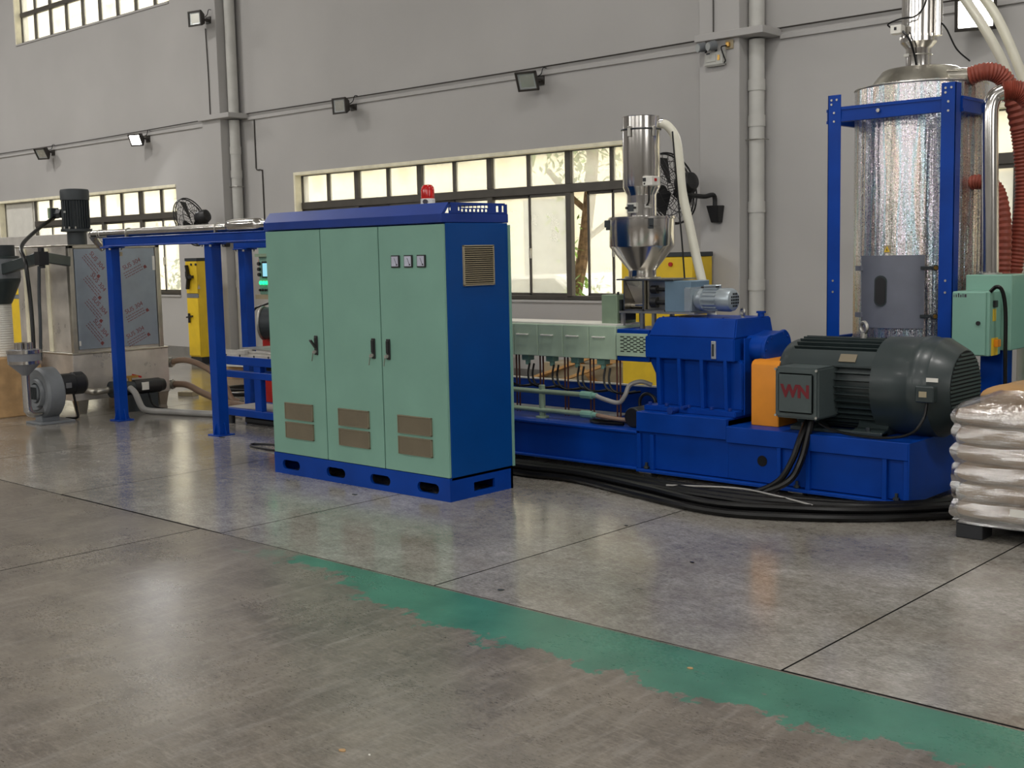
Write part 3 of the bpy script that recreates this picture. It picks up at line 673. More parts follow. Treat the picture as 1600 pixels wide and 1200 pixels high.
G().box(-2.954, -2.945, YB+.0, YR, .04, .405).build('end_plate', 'blue', gb, bevel=.002)
G().cyl((-3.93, YB+.029, .2), (-3.93, YB+.026, .2), .035, n=20).build('hole', 'dark_hole', gb)
for x in (-4.83, -3.68, -3.03, -6.4):
    p = G().cyl((x, YB+.06, 0), (x, YB+.06, .03), .045, n=16).build('levelling_pad', 'pallet_black', ex)
    G().cyl((x, YB+.02, .03), (x, YB+.02, .1), .01, n=8).cyl((x, YB+.02, .06), (x, YB+.02, .075), .02, n=6).build('bolt', 'dark_motor', p)
    G().box(x-.05, x+.05, YB-.0, YB+.06, .028, .04).build('foot_plate', 'zinc', p)
# gearbox
gx = G()
gx.box(-4.90, -4.165, 6.69, 7.24, .45, .488)
gx.prism([(-4.85, .488), (-4.165, .488), (-4.165, .80), (-4.195, .82), (-4.90, .82), (-4.90, .775), (-4.86, .70)], 'y', 6.775, 7.2)
gx.box(-4.906, -4.194, 6.72, 7.22, .812, .962)
gxb = gx.build('gearbox', 'blue', ex, bevel=.006, seg=2)
tp = G().add([(-4.885, 6.725, .962), (-4.19, 6.725, .962), (-4.19, 7.215, .962), (-4.885, 7.215, .962), (-4.835, 6.765, 1.088), (-4.2, 6.765, 1.088), (-4.2, 7.19, 1.088), (-4.835, 7.19, 1.088)], [(0, 3, 2, 1), (4, 5, 6, 7), (0, 1, 5, 4), (1, 2, 6, 5), (2, 3, 7, 6), (3, 0, 4, 7)]).build('top_cover', 'blue', gxb, bevel=.008, seg=2)
r0_ = None
for x in (-4.80, -4.63, -4.45, -4.265):
    if r0_ is None: r0_ = G().prism([(6.72, .82), (6.79, .82), (6.79, .488), (6.735, .488), (6.725, .70)], 'x', x-.013, x+.013).build('rib', 'blue', gxb, bevel=.002); xr = x
    else: share(r0_, gxb, (x-xr, 0, 0))
G().prism([(-4.165, .962), (-4.155, .962), (-4.155, .46), (-4.165, .46)], 'y', 6.79, 7.2).build('end_flange', 'blue', gxb)
def lobes(k): return [(6.92+k*.085*math.cos(t), .89+k*.085*math.sin(t)) for t in [pi*.42+pi*1.16*q/18 for q in range(19)]]+[(7.07+k*.1*math.cos(t), .90+k*.1*math.sin(t)) for t in [pi*1.58+pi*.84*q/18 for q in range(19)]]
fg = G().prism(lobes(1), 'x', -4.2, -4.06).prism(lobes(1.1), 'x', -4.06, -4.035).build('bearing_cover', 'blue', gxb, bevel=.004)
bolts(gxb, [(-4.035, 6.92+.07*math.cos(a), .89+.07*math.sin(a)) for a in (1.6, 2.4, 3.2, 4.2)]+[(-4.035, 7.07+.085*math.cos(a), .90+.085*math.sin(a)) for a in (0, .8, 1.6, 5.4, 4.6)], (1, 0, 0), .008, .006, 'blue_roof')
G().box(-4.362, -4.328, 6.705, 6.72, .826, .944).build('level_gauge', 'gauge_glass', gxb, bevel=.003)
G().box(-4.352, -4.338, 6.70, 6.706, .845, .925).build('sight_glass', 'dark_motor', gxb)
G().torus((-4.27, 6.95, 1.125), .024, .007, (0.6, 1, 0)).cyl((-4.27, 6.95, 1.088), (-4.27, 6.95, 1.1), .014, n=10).build('lifting_eye', 'zinc', gxb)
G().cyl((-4.22, 7.1, 1.088), (-4.22, 7.1, 1.112), .022, n=12).box(-4.245, -4.195, 7.08, 7.12, 1.112, 1.125).build('breather', 'blue', gxb)
bolts(gxb, [(x, 6.71, .49) for x in (-4.86, -4.72, -4.54, -4.36, -4.22)], (0, 0, 1), .014, .018, 'blue_roof')
bolts(gxb, [(-4.8+i*.12, 6.79, 1.088) for i in range(5)], (0, 0, 1), .007, .007, 'blue_roof')
G().cyl((-4.62, 6.69, .475), (-4.62, 6.62, .475), .018, n=12).cyl((-4.62, 6.63, .475), (-4.62, 6.60, .475), .026, n=6).cyl((-4.55, 6.71, .495), (-4.55, 6.64, .495), .013, n=10).build('drain_valve', 'blue_roof', gxb)
# barrel support, barrel and covers
G().box(-5.18, -4.9, 6.76, 7.15, .775, 1.0).build('lantern', 'blue', ex, bevel=.005)
pc = G()
sl = []
for r in range(9):
    for c in range(4):
        x = -5.135+c*.056+(.028 if r % 2 else 0); z = .842+r*.0128
        sl.append((x, x+.032, z, z+.007))
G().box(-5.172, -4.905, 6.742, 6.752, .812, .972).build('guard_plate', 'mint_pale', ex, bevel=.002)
gp0 = None
for i, (a, b, c, d) in enumerate(sl):
    if gp0 is None: gp0 = G().box(a, b, 6.7405, 6.742, c, d).build('guard_slot', 'dark_hole', ex, smooth=False); ga, gc = a, c
    else: share(gp0, ex, (a-ga, 0, c-gc))
G().cyl((-7.8, 6.93, .9), (-5.0, 6.93, .9), .09, n=20).build('barrel', 'zinc', ex)
cv0 = None
for k in range(8):
    x1 = -5.186-k*.2435; x0 = x1-.2395
    if cv0 is None:
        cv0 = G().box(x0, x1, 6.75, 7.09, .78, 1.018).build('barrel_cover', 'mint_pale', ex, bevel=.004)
        hd0 = G().box(x0+.045, x0+.15, 6.722, 6.732, .934, .944).box(x0+.045, x0+.055, 6.73, 6.75, .934, .944).box(x0+.14, x0+.15, 6.73, 6.75, .934, .944).build('handle', 'white_plastic', cv0, bevel=.002)
        gl0 = G().box(x0+.03, x0+.10, 6.80, 6.87, .735, .78).cyl((x0+.065, 6.835, .70), (x0+.065, 6.835, .735), .02, n=10).build('heater_connector', 'mint', cv0, bevel=.003)
        xc = x1
    else:
        c = share(cv0, ex, (x1-xc, 0, 0)); share(hd0, c, (0, 0, 0)).location = (0, 0, 0); share(gl0, c, (0, 0, 0)).location = (0, 0, 0)
G().box(-7.1, -5.19, 6.78, 7.08, 1.019, 1.03).build('cover_top_sheen', 'white_plastic', ex)  # white layer puts the reflected light on the cover tops into colour
for k in range(5):
    x1 = -5.186-k*.2435
    for dx, sx in ((-.115, .03), (-.07, -.0)):
        G().tube([(x1-.12+dx+.08, 6.83, .71), (x1-.11+dx+.08, 6.80, .63), (x1-.08+dx+.08, 6.80, .56), (x1+dx+.06+sx, 6.85, .53), (x1+dx+.1, 7.0, .53)], .008, 6).build('heater_cable', 'black_rubber', ex)
    for dx in (-.035, -.065):
        G().cyl((x1+dx, 6.85, .78), (x1+dx, 6.85, .33), .0065, n=8).build('cooling_tube', 'copper', ex)
# rear cable tray behind the barrel
tr = G().box(-7.8, -4.95, 7.28, 7.3, .32, .53).box(-7.8, -4.95, 7.3, 7.5, .32, .335).build('cable_tray', 'blue', ex)
G().box(-7.8, -4.95, 7.275, 7.31, .53, .54).build('tray_rim', 'white_plastic', tr)
G().box(-7.4, -5.45, 7.02, 7.26, .314, .32).build('drip_sheet', 'white_plastic', ex)
# cooling water pipes
for z in (.513, .372):
    G().cyl((-7.8, 6.75, z), (-5.47, 6.75, z), .019, n=14).build('water_pipe', 'mint_dark', ex)
    G().cyl((-5.5, 6.75, z), (-5.4, 6.75, z), .028, n=10).cyl((-5.4, 6.75, z), (-5.36, 6.75, z), .02, n=10).build('pipe_union', 'mint', ex)
for x in (-5.89, -6.9):
    G().cyl((x, 6.76, .313), (x, 6.76, .56), .024, n=14).cyl((x, 6.76, .313), (x, 6.76, .325), .05, n=14).build('pipe_support', 'mint_dark', ex)
G().tube([(-5.37, 6.75, .513), (-5.28, 6.75, .49), (-5.17, 6.76, .475), (-5.12, 6.77, .53), (-5.1, 6.8, .60), (-5.04, 6.85, .625), (-4.98, 6.9, .60)], .016, 10).build('braided_hose', 'hose_grey', ex)
G().tube([(-5.37, 6.75, .372), (-5.25, 6.75, .362), (-5.1, 6.8, .35), (-4.95, 6.9, .36)], .016, 10).build('water_hose', 'hose_brown', ex)
G().tube([(-5.1, 6.72, .33), (-5.3, 6.7, .328), (-5.42, 6.76, .328), (-5.3, 6.84, .328), (-5.1, 6.84, .328), (-5.0, 6.8, .33)], .012, 8).build('hose_loop', 'black_rubber', ex)
# small vacuum pump tucked against the gearbox
vp = G().cyl((-5.02, 6.72, .385), (-5.02, 6.9, .385), .07, n=20).box(-5.06, -4.96, 6.75, 6.9, .315, .34).build('lubrication_pump', 'dark_motor', ex, bevel=.004)
G().cyl((-5.02, 6.712, .385), (-5.02, 6.72, .385), .062, n=20).build('fan_cover', 'black_plastic', vp)
G().torus((-4.99, 6.86, .47), .07, .012, (0, 1, 0), 24).build('coupling_ring', 'black_plastic', vp)
# orange coupling guard
G().prism([(6.75, .405), (6.75, .80), (6.765, .82), (6.79, .83), (7.2, .83), (7.2, .405)], 'x', -4.085, -3.885).build('coupling_guard', 'orange', ex, bevel=.004)
# ================================================================ main drive motor
mo = thing('electric_motor', 'big dark grey finned main motor lettered WN on the blue base', 'motor', (-3.4, 7.0, .405))
MC = (7.0, .695)
def mlathe(prof, n=48): return G().lathe((0, MC[0], MC[1]), prof, (1, 0, 0), n)
body = mlathe([(.10, -3.97), (.10, -3.93), (.2, -3.925), (.25, -3.9), (.262, -3.87), (.262, -3.82), (.245, -3.82), (.245, -3.22)]).build('body', 'motor_grey', mo)
fn = None
for k in range(40):
    a = 2*pi*k/40
    if -.15 < math.sin(a) and abs(math.sin(a)-.62) < .09 and math.cos(a) < 0: continue
    R = Matrix.Rotation(a, 3, 'X'); base = Vector((0, MC[0], MC[1]))
    if fn is None:
        g = G().prism([(.235, -.0045), (.285, -.003), (.285, .003), (.235, .0045)], 'x', -3.82, -3.23)
        fn = g.build('fin', 'motor_grey', body); fn.data.transform(Matrix.Translation(org(body))); fn.location = base-org(body)
    else:
        c = fn.copy(); COL.objects.link(c); c.parent = body; c.rotation_euler = (a, 0, 0); ORG[c.name] = org(body).copy()
# smooth nameplate strip on the camera-side upper flank
G().add([(x, MC[0]+rr*math.cos(t), MC[1]+rr*math.sin(t)) for x in (-3.82, -3.25) for rr in (.235, .283) for t in [math.radians(q) for q in (131, 137, 143, 149, 155)]],
        [(5+i, 6+i, 16+i, 15+i) for i in range(4)]+[(i, 10+i, 11+i, 1+i) for i in range(4)]+[(0, 5, 15, 10), (4, 14, 19, 9)]+[(i, i+1, i+6, i+5) for i in range(4)]+[(10+i, 15+i, 16+i, 11+i) for i in range(4)]).build('flank_panel', 'motor_grey', mo)
t = math.radians(143); P = Vector((-3.42, MC[0]+.2865*math.cos(t), MC[1]+.2865*math.sin(t)))
G().cbox(P, .11, .004, .055, Matrix.Rotation(t-pi, 3, 'X') ).build('nameplate', 'vent_dark', mo)
sh = mlathe([(.25, -3.26), (.294, -3.25), (.298, -3.2), (.298, -3.03), (.304, -3.02), (.304, -2.97), (.298, -2.96), (.298, -2.90), (.288, -2.885), (.235, -2.79), (.228, -2.785)], 56).build('fan_shroud', 'motor_grey', mo)
gs = None
for k in range(19):
    z = -.205+k*.0228; hw = math.sqrt(max(.0, .222**2-z*z))
    G().box(-2.786, -2.779, MC[0]-hw, MC[0]+hw, MC[1]+z-.006, MC[1]+z+.006).build('grille_bar', 'motor_grey', sh)
mlathe([(.21, -2.80), (.226, -2.7845)], 40).build('fan_opening', 'dark_hole', sh)
for x0, x1 in ((-3.78, -3.62), (-3.37, -3.17)):
    f = G().prism([(6.71, .405), (6.71, .43), (6.80, .445), (6.84, .50), (7.16, .50), (7.2, .445), (7.29, .43), (7.29, .405)], 'x', x0, x1).build('foot', 'motor_grey', mo, bevel=.004)
    G().cyl(((x0+x1)/2, 6.74, .43), ((x0+x1)/2, 6.74, .455), .016, n=6).build('foot_bolt', 'dark_motor', f)
G().box(-3.78, -3.17, 6.72, 6.80, .405, .428).build('foot_rail', 'motor_grey', mo, bevel=.004)
tb = G().box(-3.785, -3.49, 6.53, 6.80, .505, .82).build('terminal_box', 'box_grey', mo, bevel=.012, seg=2)
G().box(-3.755, -3.52, 6.515, 6.53, .54, .785).build('lid_panel', 'box_grey', tb, bevel=.01, seg=2)
for x in (-3.775, -3.5):
    for z in (.52, .805): G().cyl((x, 6.53, z), (x, 6.52, z), .008, n=8).build('lid_screw', 'zinc', tb)
text('WN', .105, 'red_print', tb, face_mat((-3.635, 6.5145, .672), (1, 0, 0), (0, 0, 1)), label='red stencilled WN lettering', depth=.001, bold=.005)
G().cyl((-3.60, 6.66, .48), (-3.60, 6.66, .505), .03, n=14).build('cable_gland', 'zinc', tb)
sb = G().box(-2.945, -2.835, 6.66, 6.72, .64, .735).build('heater_box', 'motor_grey', mo, bevel=.006)
G().box(-2.92, -2.875, 6.657, 6.66, .672, .705).build('hazard_label', 'vent_tan', sb)
G().box(-2.9, -2.83, 6.708, 6.713, .757, .78).build('maker_label', 'white_plastic', mo)
G().torus((-3.43, 7.0, 1.04), .033, .011, (.55, 1, 0), 24).cyl((-3.43, 7.0, .97), (-3.43, 7.0, 1.006), .02, n=10).build('lifting_eye', 'zinc', mo)
def cable(nm, pts, r, label, mat='black_rubber', cat='cable', group=None, n=9, sm=6):
    return tag(G().tube(pts, r, n, sm).build(nm, mat), label, cat, group)
cable('power_cable', [(-3.595, 6.645, .49), (-3.60, 6.60, .38), (-3.61, 6.545, .25), (-3.66, 6.50, .13), (-3.78, 6.42, .06), (-3.95, 6.33, .035), (-4.2, 6.27, .03)], .022, 'thick black cable hanging from the motor terminal box, right strand')
cable('power_cable', [(-3.625, 6.66, .49), (-3.635, 6.58, .38), (-3.66, 6.53, .25), (-3.72, 6.47, .12), (-3.84, 6.38, .05), (-4.0, 6.3, .035), (-4.3, 6.24, .03)], .02, 'thick black cable hanging from the motor terminal box, left strand')
cable('motor_lead', [(-2.885, 6.69, .64), (-2.89, 6.66, .55), (-2.95, 6.63, .46), (-3.1, 6.62, .422), (-3.3, 6.63, .42), (-3.45, 6.65, .435), (-3.55, 6.66, .47)], .009, 'thin black lead looping below the motor shroud to the terminal box')
# cable bundle on the floor
outer = [(-6.4, 6.25), (-5.55, 6.12), (-5.08, 6.15), (-4.42, 5.995), (-3.85, 5.87), (-3.47, 5.94), (-3.02, 6.22), (-2.62, 6.66), (-2.4, 7.1)]
inner = [(-6.4, 6.42), (-5.7, 6.34), (-5.1, 6.36), (-4.5, 6.36), (-3.9, 6.42), (-3.5, 6.45), (-3.05, 6.52), (-2.72, 6.95), (-2.5, 7.3)]
for k in range(13):
    t = min(1, k/10); lay = 0 if k < 9 else 1
    if lay: t = (.08, .25, .45, .7)[k-9]
    pts = []
    for i, (a, b) in enumerate(zip(outer, inner)):
        s = max(0, min(1, t+random.uniform(-.045, .045)))
        pts.append((a[0]*(1-s)+b[0]*s, a[1]*(1-s)+b[1]*s, .023+.042*lay+random.uniform(0, .006)))
    nth = ('outermost', 'second', 'third', 'fourth', 'fifth', 'sixth', 'seventh', 'eighth', 'ninth')
    lab = ('thick black floor cable, %s strand counted from the aisle side of the bundle' % nth[k]) if k < 9 else ('black cable lying on top of the floor bundle, %s from the aisle' % ('first', 'second', 'third', 'fourth')[k-9])
    cable('floor_cable', pts, random.choice((.018, .021, .023)), lab, group='bundle of black floor cables', n=8)
cable('floor_wire', [(-4.3, 6.1, .085), (-3.9, 6.25, .09), (-3.6, 6.2, .09), (-3.3, 6.12, .08)], .006, 'thin grey wire lying on the black cable bundle', 'hose_grey', n=6)
# ================================================================ feeder, hopper and vacuum loader above the extruder
FX, FY = -5.105, 6.97
fd = thing('screw_feeder', 'steel screw feeder box with grey gear plate and silver gearmotor on the extruder', 'feeder', (FX, FY, 1.02))
G().box(-5.22, -4.58, 6.84, 7.1, 1.108, 1.122).build('base_rail', 'zinc', fd)
for x in (-5.2, -5.03, -4.93): 
    G().box(x-.012, x+.012, 6.85, 6.875, 1.0, 1.108).build('leg', 'zinc', fd)
for x in (-5.2, -4.93): G().box(x-.012, x+.012, 7.07, 7.095, 1.0, 1.108).build('leg', 'zinc', fd)
G().box(-5.23, -4.75, 6.83, 7.12, 1.34, 1.35).build('top_plate', 'steel_brushed', fd)
G().box(-5.185, -5.175, 6.85, 7.09, 1.122, 1.34).box(-5.185, -5.01, 7.08, 7.09, 1.122, 1.34).box(-5.02, -5.005, 6.85, 7.09, 1.122, 1.34).box(-5.185, -4.835, 6.85, 7.09, 1.122, 1.135).build('trough', 'steel_brushed', fd)
G().add([(-5.172, 6.86, 1.335), (-5.022, 6.86, 1.335), (-5.022, 6.99, 1.15), (-5.172, 6.99, 1.15)], [(0, 1, 2, 3)]).build('chute_plate', 'steel_sheet', fd)
G().cyl((-5.2, 6.93, 1.16), (-4.84, 6.93, 1.16), .02, n=14).build('screw_shaft', 'steel', fd)
G().box(-5.0, -4.84, 6.88, 7.09, 1.135, 1.34).build('coupling_box', 'steel_brushed', fd, bevel=.003)
for z, r in ((1.275, .022), (1.185, .028)):
    G().cyl((-4.95, 6.868, z), (-4.9, 6.868, z), r*1.3, n=16).cyl((-4.9, 6.868, z), (-4.83, 6.868, z), r*.55, n=12).build('shaft_coupling', 'black_plastic', fd)
G().box(-4.83, -4.615, 6.85, 7.08, 1.122, 1.335).build('gear_plate', 'blue_grey', fd, bevel=.004)
gm = G().box(-4.66, -4.60, 6.83, 6.99, 1.123, 1.292).build('gearbox_flange', 'silver_paint', fd, bevel=.008, seg=2)
mz = 1.207; my = 6.91
G().lathe((0, my, mz), [(.05, -4.62), (.056, -4.6), (.075, -4.58), (.082, -4.55), (.082, -4.53), (.07, -4.525), (.07, -4.42), (.078, -4.415), (.08, -4.34), (.072, -4.315), (.055, -4.305)], (1, 0, 0), 28).build('gearmotor', 'silver_paint', fd)
for k in range(16):
    a = 2*pi*k/16; G().beam((-4.53, my+.073*math.cos(a), mz+.073*math.sin(a)), (-4.42, my+.073*math.cos(a), mz+.073*math.sin(a)), .006, .008).build('motor_fin', 'silver_paint', fd)
g = G()
for k in range(5):
    for j in range(5):
        if (k-2)**2+(j-2)**2 < 6.5: g.cbox((-4.3045, my+(k-2)*.02, mz+(j-2)*.02), .002, .013, .013)
g.build('fan_holes', 'dark_hole', fd)
G().box(-4.53, -4.43, my-.035, my+.035, mz+.07, mz+.1).build('junction_box', 'silver_paint', fd, bevel=.004)
G().cyl((-4.55, my-.03, mz+.084), (-4.41, my-.03, mz+.088), .006, n=8).build('junction_lead', 'black_plastic', fd)
mb = G().box(-5.385, -5.245, 6.85, 7.08, 1.02, 1.235).build('bearing_housing', 'mint_dark', fd, bevel=.004)
G().box(-5.245, -5.225, 6.88, 7.05, 1.05, 1.2).cyl((-5.225, 6.93, 1.16), (-5.185, 6.93, 1.16), .035, n=16).build('seal_flange', 'dark_motor', fd)
G().cyl((-5.27, 6.9, 1.235), (-5.27, 6.9, 1.255), .009, n=8).build('grease_cap', 'dark_motor', fd)
hp = thing('feed_hopper', 'conical stainless feed hopper standing on the screw feeder', 'hopper', (FX, FY, 1.35))
G().lathe((FX, FY, 0), [(.098, 1.35), (.098, 1.405), (.1, 1.41), (.228, 1.572), (.232, 1.58), (.232, 1.765), (.24, 1.768), (.24, 1.776), (.226, 1.776)], n=48).build('bowl', 'steel', hp)
G().cyl((FX, FY, 1.35), (FX, FY, 1.358), .13, n=32).build('foot_flange', 'steel_brushed', hp)
bolts(hp, [(FX+.115*math.cos(a), FY+.115*math.sin(a), 1.358) for a in (3.6, 4.2, 4.8, 5.4)], (0, 0, 1))
G().lathe((FX, FY, 0), [(.236, 1.776), (.236, 1.782), (.13, 1.79), (.12, 1.79)], n=40).build('lid', 'steel', hp)
for a in (3.75, 5.6):
    P = Vector((FX+.24*math.cos(a), FY+.24*math.sin(a), 1.74)); G().cbox(P, .05, .03, .05, Matrix.Rotation(a, 3, 'Z')).cbox(P+Vector((0, 0, -.035)), .03, .035, .02, Matrix.Rotation(a, 3, 'Z')).build('lid_clip', 'dark_motor', hp, bevel=.003)
ld = thing('vacuum_loader', 'polished steel vacuum loader on top of the feed hopper', 'loader', (FX, FY, 1.79))
G().lathe((FX, FY, 0), [(.105, 1.788), (.105, 1.93), (.106, 1.94), (.13, 1.985), (.132, 1.995), (.132, 2.38), (.138, 2.382), (.138, 2.395), (.13, 2.397), (.13, 2.475), (.132, 2.478), (.12, 2.482)], n=44).build('barrel', 'steel', ld)
G().torus((FX, FY, 2.388), .137, .006, (0, 0, 1), 40, 6).build('clamp_ring', 'dark_motor', ld)
for a in (3.2, 4.75, 6.0):
    P = Vector((FX+.145*math.cos(a), FY+.145*math.sin(a), 2.37)); G().cbox(P, .016, .022, .07, Matrix.Rotation(a, 3, 'Z')).cbox(P+Vector((0, 0, .03)), .03, .012, .012, Matrix.Rotation(a, 3, 'Z')).build('toggle_clip', 'zinc', ld, bevel=.002)
bxo = G().box(-4.995, -4.915, 6.83, 6.92, 1.99, 2.055).build('control_box', 'white_plastic', ld, bevel=.004)
G().box(-4.99, -4.965, 6.826, 6.83, 2.02, 2.045).cyl((-4.977, 6.83, 2.005), (-4.977, 6.826, 2.005), .006, n=8).build('socket', 'black_plastic', bxo)
G().box(-4.915, -4.911, 6.86, 6.885, 2.02, 2.04).build('red_switch', 'red', bxo)
wn = G().box(-5.15, -5.065, 6.848, 6.88, 1.81, 1.88).build('sight_window', 'light_grey', ld, bevel=.004); G().box(-5.135, -5.085, 6.844, 6.848, 1.82, 1.868).build('glass', 'dark_motor', wn)
G().cyl((-5.142, 6.85, 1.845), (-5.142, 6.835, 1.845), .009, n=10).cyl((-5.073, 6.85, 1.845), (-5.073, 6.835, 1.845), .009, n=10).build('window_knob', 'black_plastic', ld)
G().tube([(-4.95, 6.84, 1.99), (-4.94, 6.83, 1.93), (-4.95, 6.84, 1.88), (-4.99, 6.87, 1.86)], .006, 6).build('sensor_lead', 'black_rubber', ld)
G().box(-5.01, -4.965, 6.87, 6.90, 1.84, 1.865).build('sensor', 'zinc', ld, bevel=.003)
G().cyl((FX+.08, FY+.06, 2.435), (FX+.125, FY+.09, 2.435), .03, n=14).build('suction_port', 'steel', ld)
cable('conveying_hose', [(-5.0, 7.05, 2.43), (-4.95, 7.07, 2.41), (-4.90, 7.1, 2.32), (-4.87, 7.1, 2.15), (-4.85, 7.1, 1.95), (-4.80, 7.12, 1.7), (-4.75, 7.14, 1.45), (-4.69, 7.16, 1.2), (-4.66, 7.27, .9), (-4.64, 7.3, .45)], .032, 'milky white conveying hose curving down from the feeder loader', 'hose_white', 'hose', n=14)
cable('loader_wire', [(-4.86, 7.0, 2.36), (-4.84, 7.0, 2.15), (-4.83, 7.02, 1.9), (-4.80, 7.02, 1.6), (-4.78, 7.02, 1.35)], .006, 'thin black wire hanging beside the feed hopper')

# ================================================================ drying tank in its blue frame
TX, TY = -3.77, 8.55
dr = thing('drying_tank', 'tall holographic foil drying tank standing in a blue post frame', 'tank', (TX, TY, 0))
G().lathe((TX, TY, 0), [(.12, .35), (.44, .84), (.455, .86), (.458, .88), (.458, 2.66), (.452, 2.675), (.42, 2.68)], n=72).build('shell', 'holo', dr)
G().torus((TX, TY, 2.665), .456, .008, (0, 0, 1), 60, 6).torus((TX, TY, .87), .459, .006, (0, 0, 1), 60, 6).build('rim', 'zinc', dr)
G().lathe((TX, TY, 0), [(.36, 2.678), (.35, 2.69), (.27, 2.79), (.25, 2.80), (.1, 2.802)], n=56).build('lid_cone', 'steel_brushed', dr)
for a in (.2, 1.9): 
    sxx = TX+.46*math.cos(-.5); 
G().box(TX+.35, TX+.352, TY-.33, TY-.32, .88, 2.65).build('seam', 'zinc', dr)
fr = []
posts = [(-4.213, 8.0), (-3.385, 8.0)]
for i, (x, y) in enumerate(posts):
    sx = 1 if x < -3.8 else -1; sy = 1 if y < 8.5 else -1
    g = G().box(x, x+.1, y, y+.008, 0, 2.615).box(x if sx > 0 else x+.092, x+.008 if sx > 0 else x+.1, y-(.0 if sy > 0 else .08), y+(.09 if sy > 0 else .008), 0, 2.615)
    p = g.build('frame_post', 'blue', dr, bevel=.002)
    G().box(x-.02, x+.12, y-.04, y+.1, 0, .012).build('foot_plate', 'blue', p)
    if sy > 0: 
        bolts(p, [(x+.05+dx, y, z) for dx, z in ((0, 2.49), (0, 2.43), (-.02, 2.58), (.02, 2.58), (-.02, 2.55), (0, 1.3), (0, 1.22))], (0, -1, 0), .008, .005)
def crossbeam(a, b, nrm):
    g = G(); a = Vector(a); b = Vector(b); n = Vector(nrm)
    ax = [a, b, b+Vector((0, 0, .105)), a+Vector((0, 0, .105))]
    g.add([*ax, *[q+n*.03 for q in ax]], [(0, 1, 2, 3), (7, 6, 5, 4), (0, 4, 5, 1), (1, 5, 6, 2), (2, 6, 7, 3), (3, 7, 4, 0)])
    o1 = a-n*.006; o2 = b-n*.006
    for z in (.002, .083): g.add([o1+Vector((0, 0, z)), o2+Vector((0, 0, z)), o2+Vector((0, 0, z+.02)), o1+Vector((0, 0, z+.02)), a+Vector((0, 0, z)), b+Vector((0, 0, z)), b+Vector((0, 0, z+.02)), a+Vector((0, 0, z+.02))], [(0, 1, 2, 3), (7, 6, 5, 4), (0, 4, 5, 1), (1, 5, 6, 2), (2, 6, 7, 3), (3, 7, 4, 0)])
    return g
for x in (-4.272, -3.308):
    p = G().box(x, x+.04, 8.57, 8.64, 0, 2.53).build('frame_post', 'blue', dr, bevel=.002)
    G().box(x-.04, x+.08, 8.53, 8.68, 0, .012).build('foot_plate', 'blue', p)
for z in (2.425, .78):
    crossbeam((-4.12, 8.01, z), (-3.385, 8.01, z), (0, 1, 0)).build('cross_beam', 'blue', dr)
    crossbeam((-3.275, 8.09, z), (-3.275, 8.57, z), (-1, 0, 0)).build('cross_beam', 'blue', dr)
    crossbeam((-4.265, 8.09, z), (-4.265, 8.57, z), (1, 0, 0)).build('cross_beam', 'blue', dr)
G().cyl((-3.83, 8.004, 2.478), (-3.83, 7.99, 2.478), .014, n=6).build('beam_bolt', 'zinc', dr)
G().box(-3.269, -3.266, 8.42, 8.46, 2.46, 2.495).build('beam_hole', 'dark_hole', dr)
# curved service door
def curved(r0, r1, a0, a1, z0, z1, n=16):
    vs = []; fs = []
    for i in range(n+1):
        a = math.radians(a0+(a1-a0)*i/n)
        for r in (r0, r1):
            for z in (z0, z1): vs.append((TX+r*math.sin(a), TY-r*math.cos(a), z))
    for i in range(n):
        b = i*4
        fs += [(b, b+1, b+5, b+4), (b+2, b+6, b+7, b+3), (b, b+4, b+6, b+2), (b+1, b+3, b+7, b+5)]
    fs += [(0, 2, 3, 1), (n*4, n*4+1, n*4+3, n*4+2)]
    return G().add(vs, fs)
dd = curved(.45, .485, -29, 29, .962, 1.475).build('service_door', 'door_grey', dr)
ow = [(math.sin(t)*.038, (.06 if math.cos(t) > 0 else -.06)+math.cos(t)*.038) for t in [2*pi*k/20 for k in range(20)]]
a = -7; sx = TX+.4855*math.sin(math.radians(a)); sy = TY-.4855*math.cos(math.radians(a))
G().prism([(sx+p*1.25, 1.225+q*1.12) for p, q in ow], 'y', sy-.006, sy+.01).build('window_bezel', 'motor_grey', dd)
G().prism([(sx+p, 1.225+q) for p, q in ow], 'y', sy-.009, sy).build('sight_window', 'black_plastic', dd)
for z in (1.05, 1.385):
    a1 = math.radians(31); G().cbox((TX+.49*math.sin(a1), TY-.49*math.cos(a1), z), .09, .02, .02, Matrix.Rotation(a1, 3, 'Z')).cyl((TX+.48*math.sin(a1+.09), TY-.48*math.cos(a1+.09), z), (TX+.54*math.sin(a1+.09), TY-.54*math.cos(a1+.09), z), .02, n=14).build('door_latch', 'dark_motor', dd)
    G().cyl((TX+.54*math.sin(a1+.09), TY-.54*math.cos(a1+.09), z), (TX+.555*math.sin(a1+.09), TY-.555*math.cos(a1+.09), z), .014, n=12).build('latch_knob', 'brass', dd)
    a2 = math.radians(-31); G().cbox((TX+.492*math.sin(a2), TY-.492*math.cos(a2), z), .07, .02, .035, Matrix.Rotation(a2, 3, 'Z')).build('hinge', 'door_grey', dd)
wsn = G().box(TX-.05, TX-.0, TY-.462, TY-.459, 1.49, 1.545).build('warning_sign', 'vent_tan', dr)
G().prism([(TX-.046, 1.5), (TX-.004, 1.5), (TX-.025, 1.54)], 'y', TY-.464, TY-.462).build('triangle', 'yellow', wsn)
G().prism([(TX-.03, 1.508), (TX-.02, 1.508), (TX-.025, 1.528)], 'y', TY-.465, TY-.464).build('symbol', 'black_plastic', wsn)
G().cyl((TX+.25, TY-.12, 2.715), (TX+.44, TY-.17, 2.695), .052, n=20).build('air_outlet', 'steel_brushed', dr)
G().cyl((TX+.36, TY-.12, 1.962), (TX+.4, TY-.12, 1.962), .056, n=18).build('air_inlet', 'hose_red', dr)
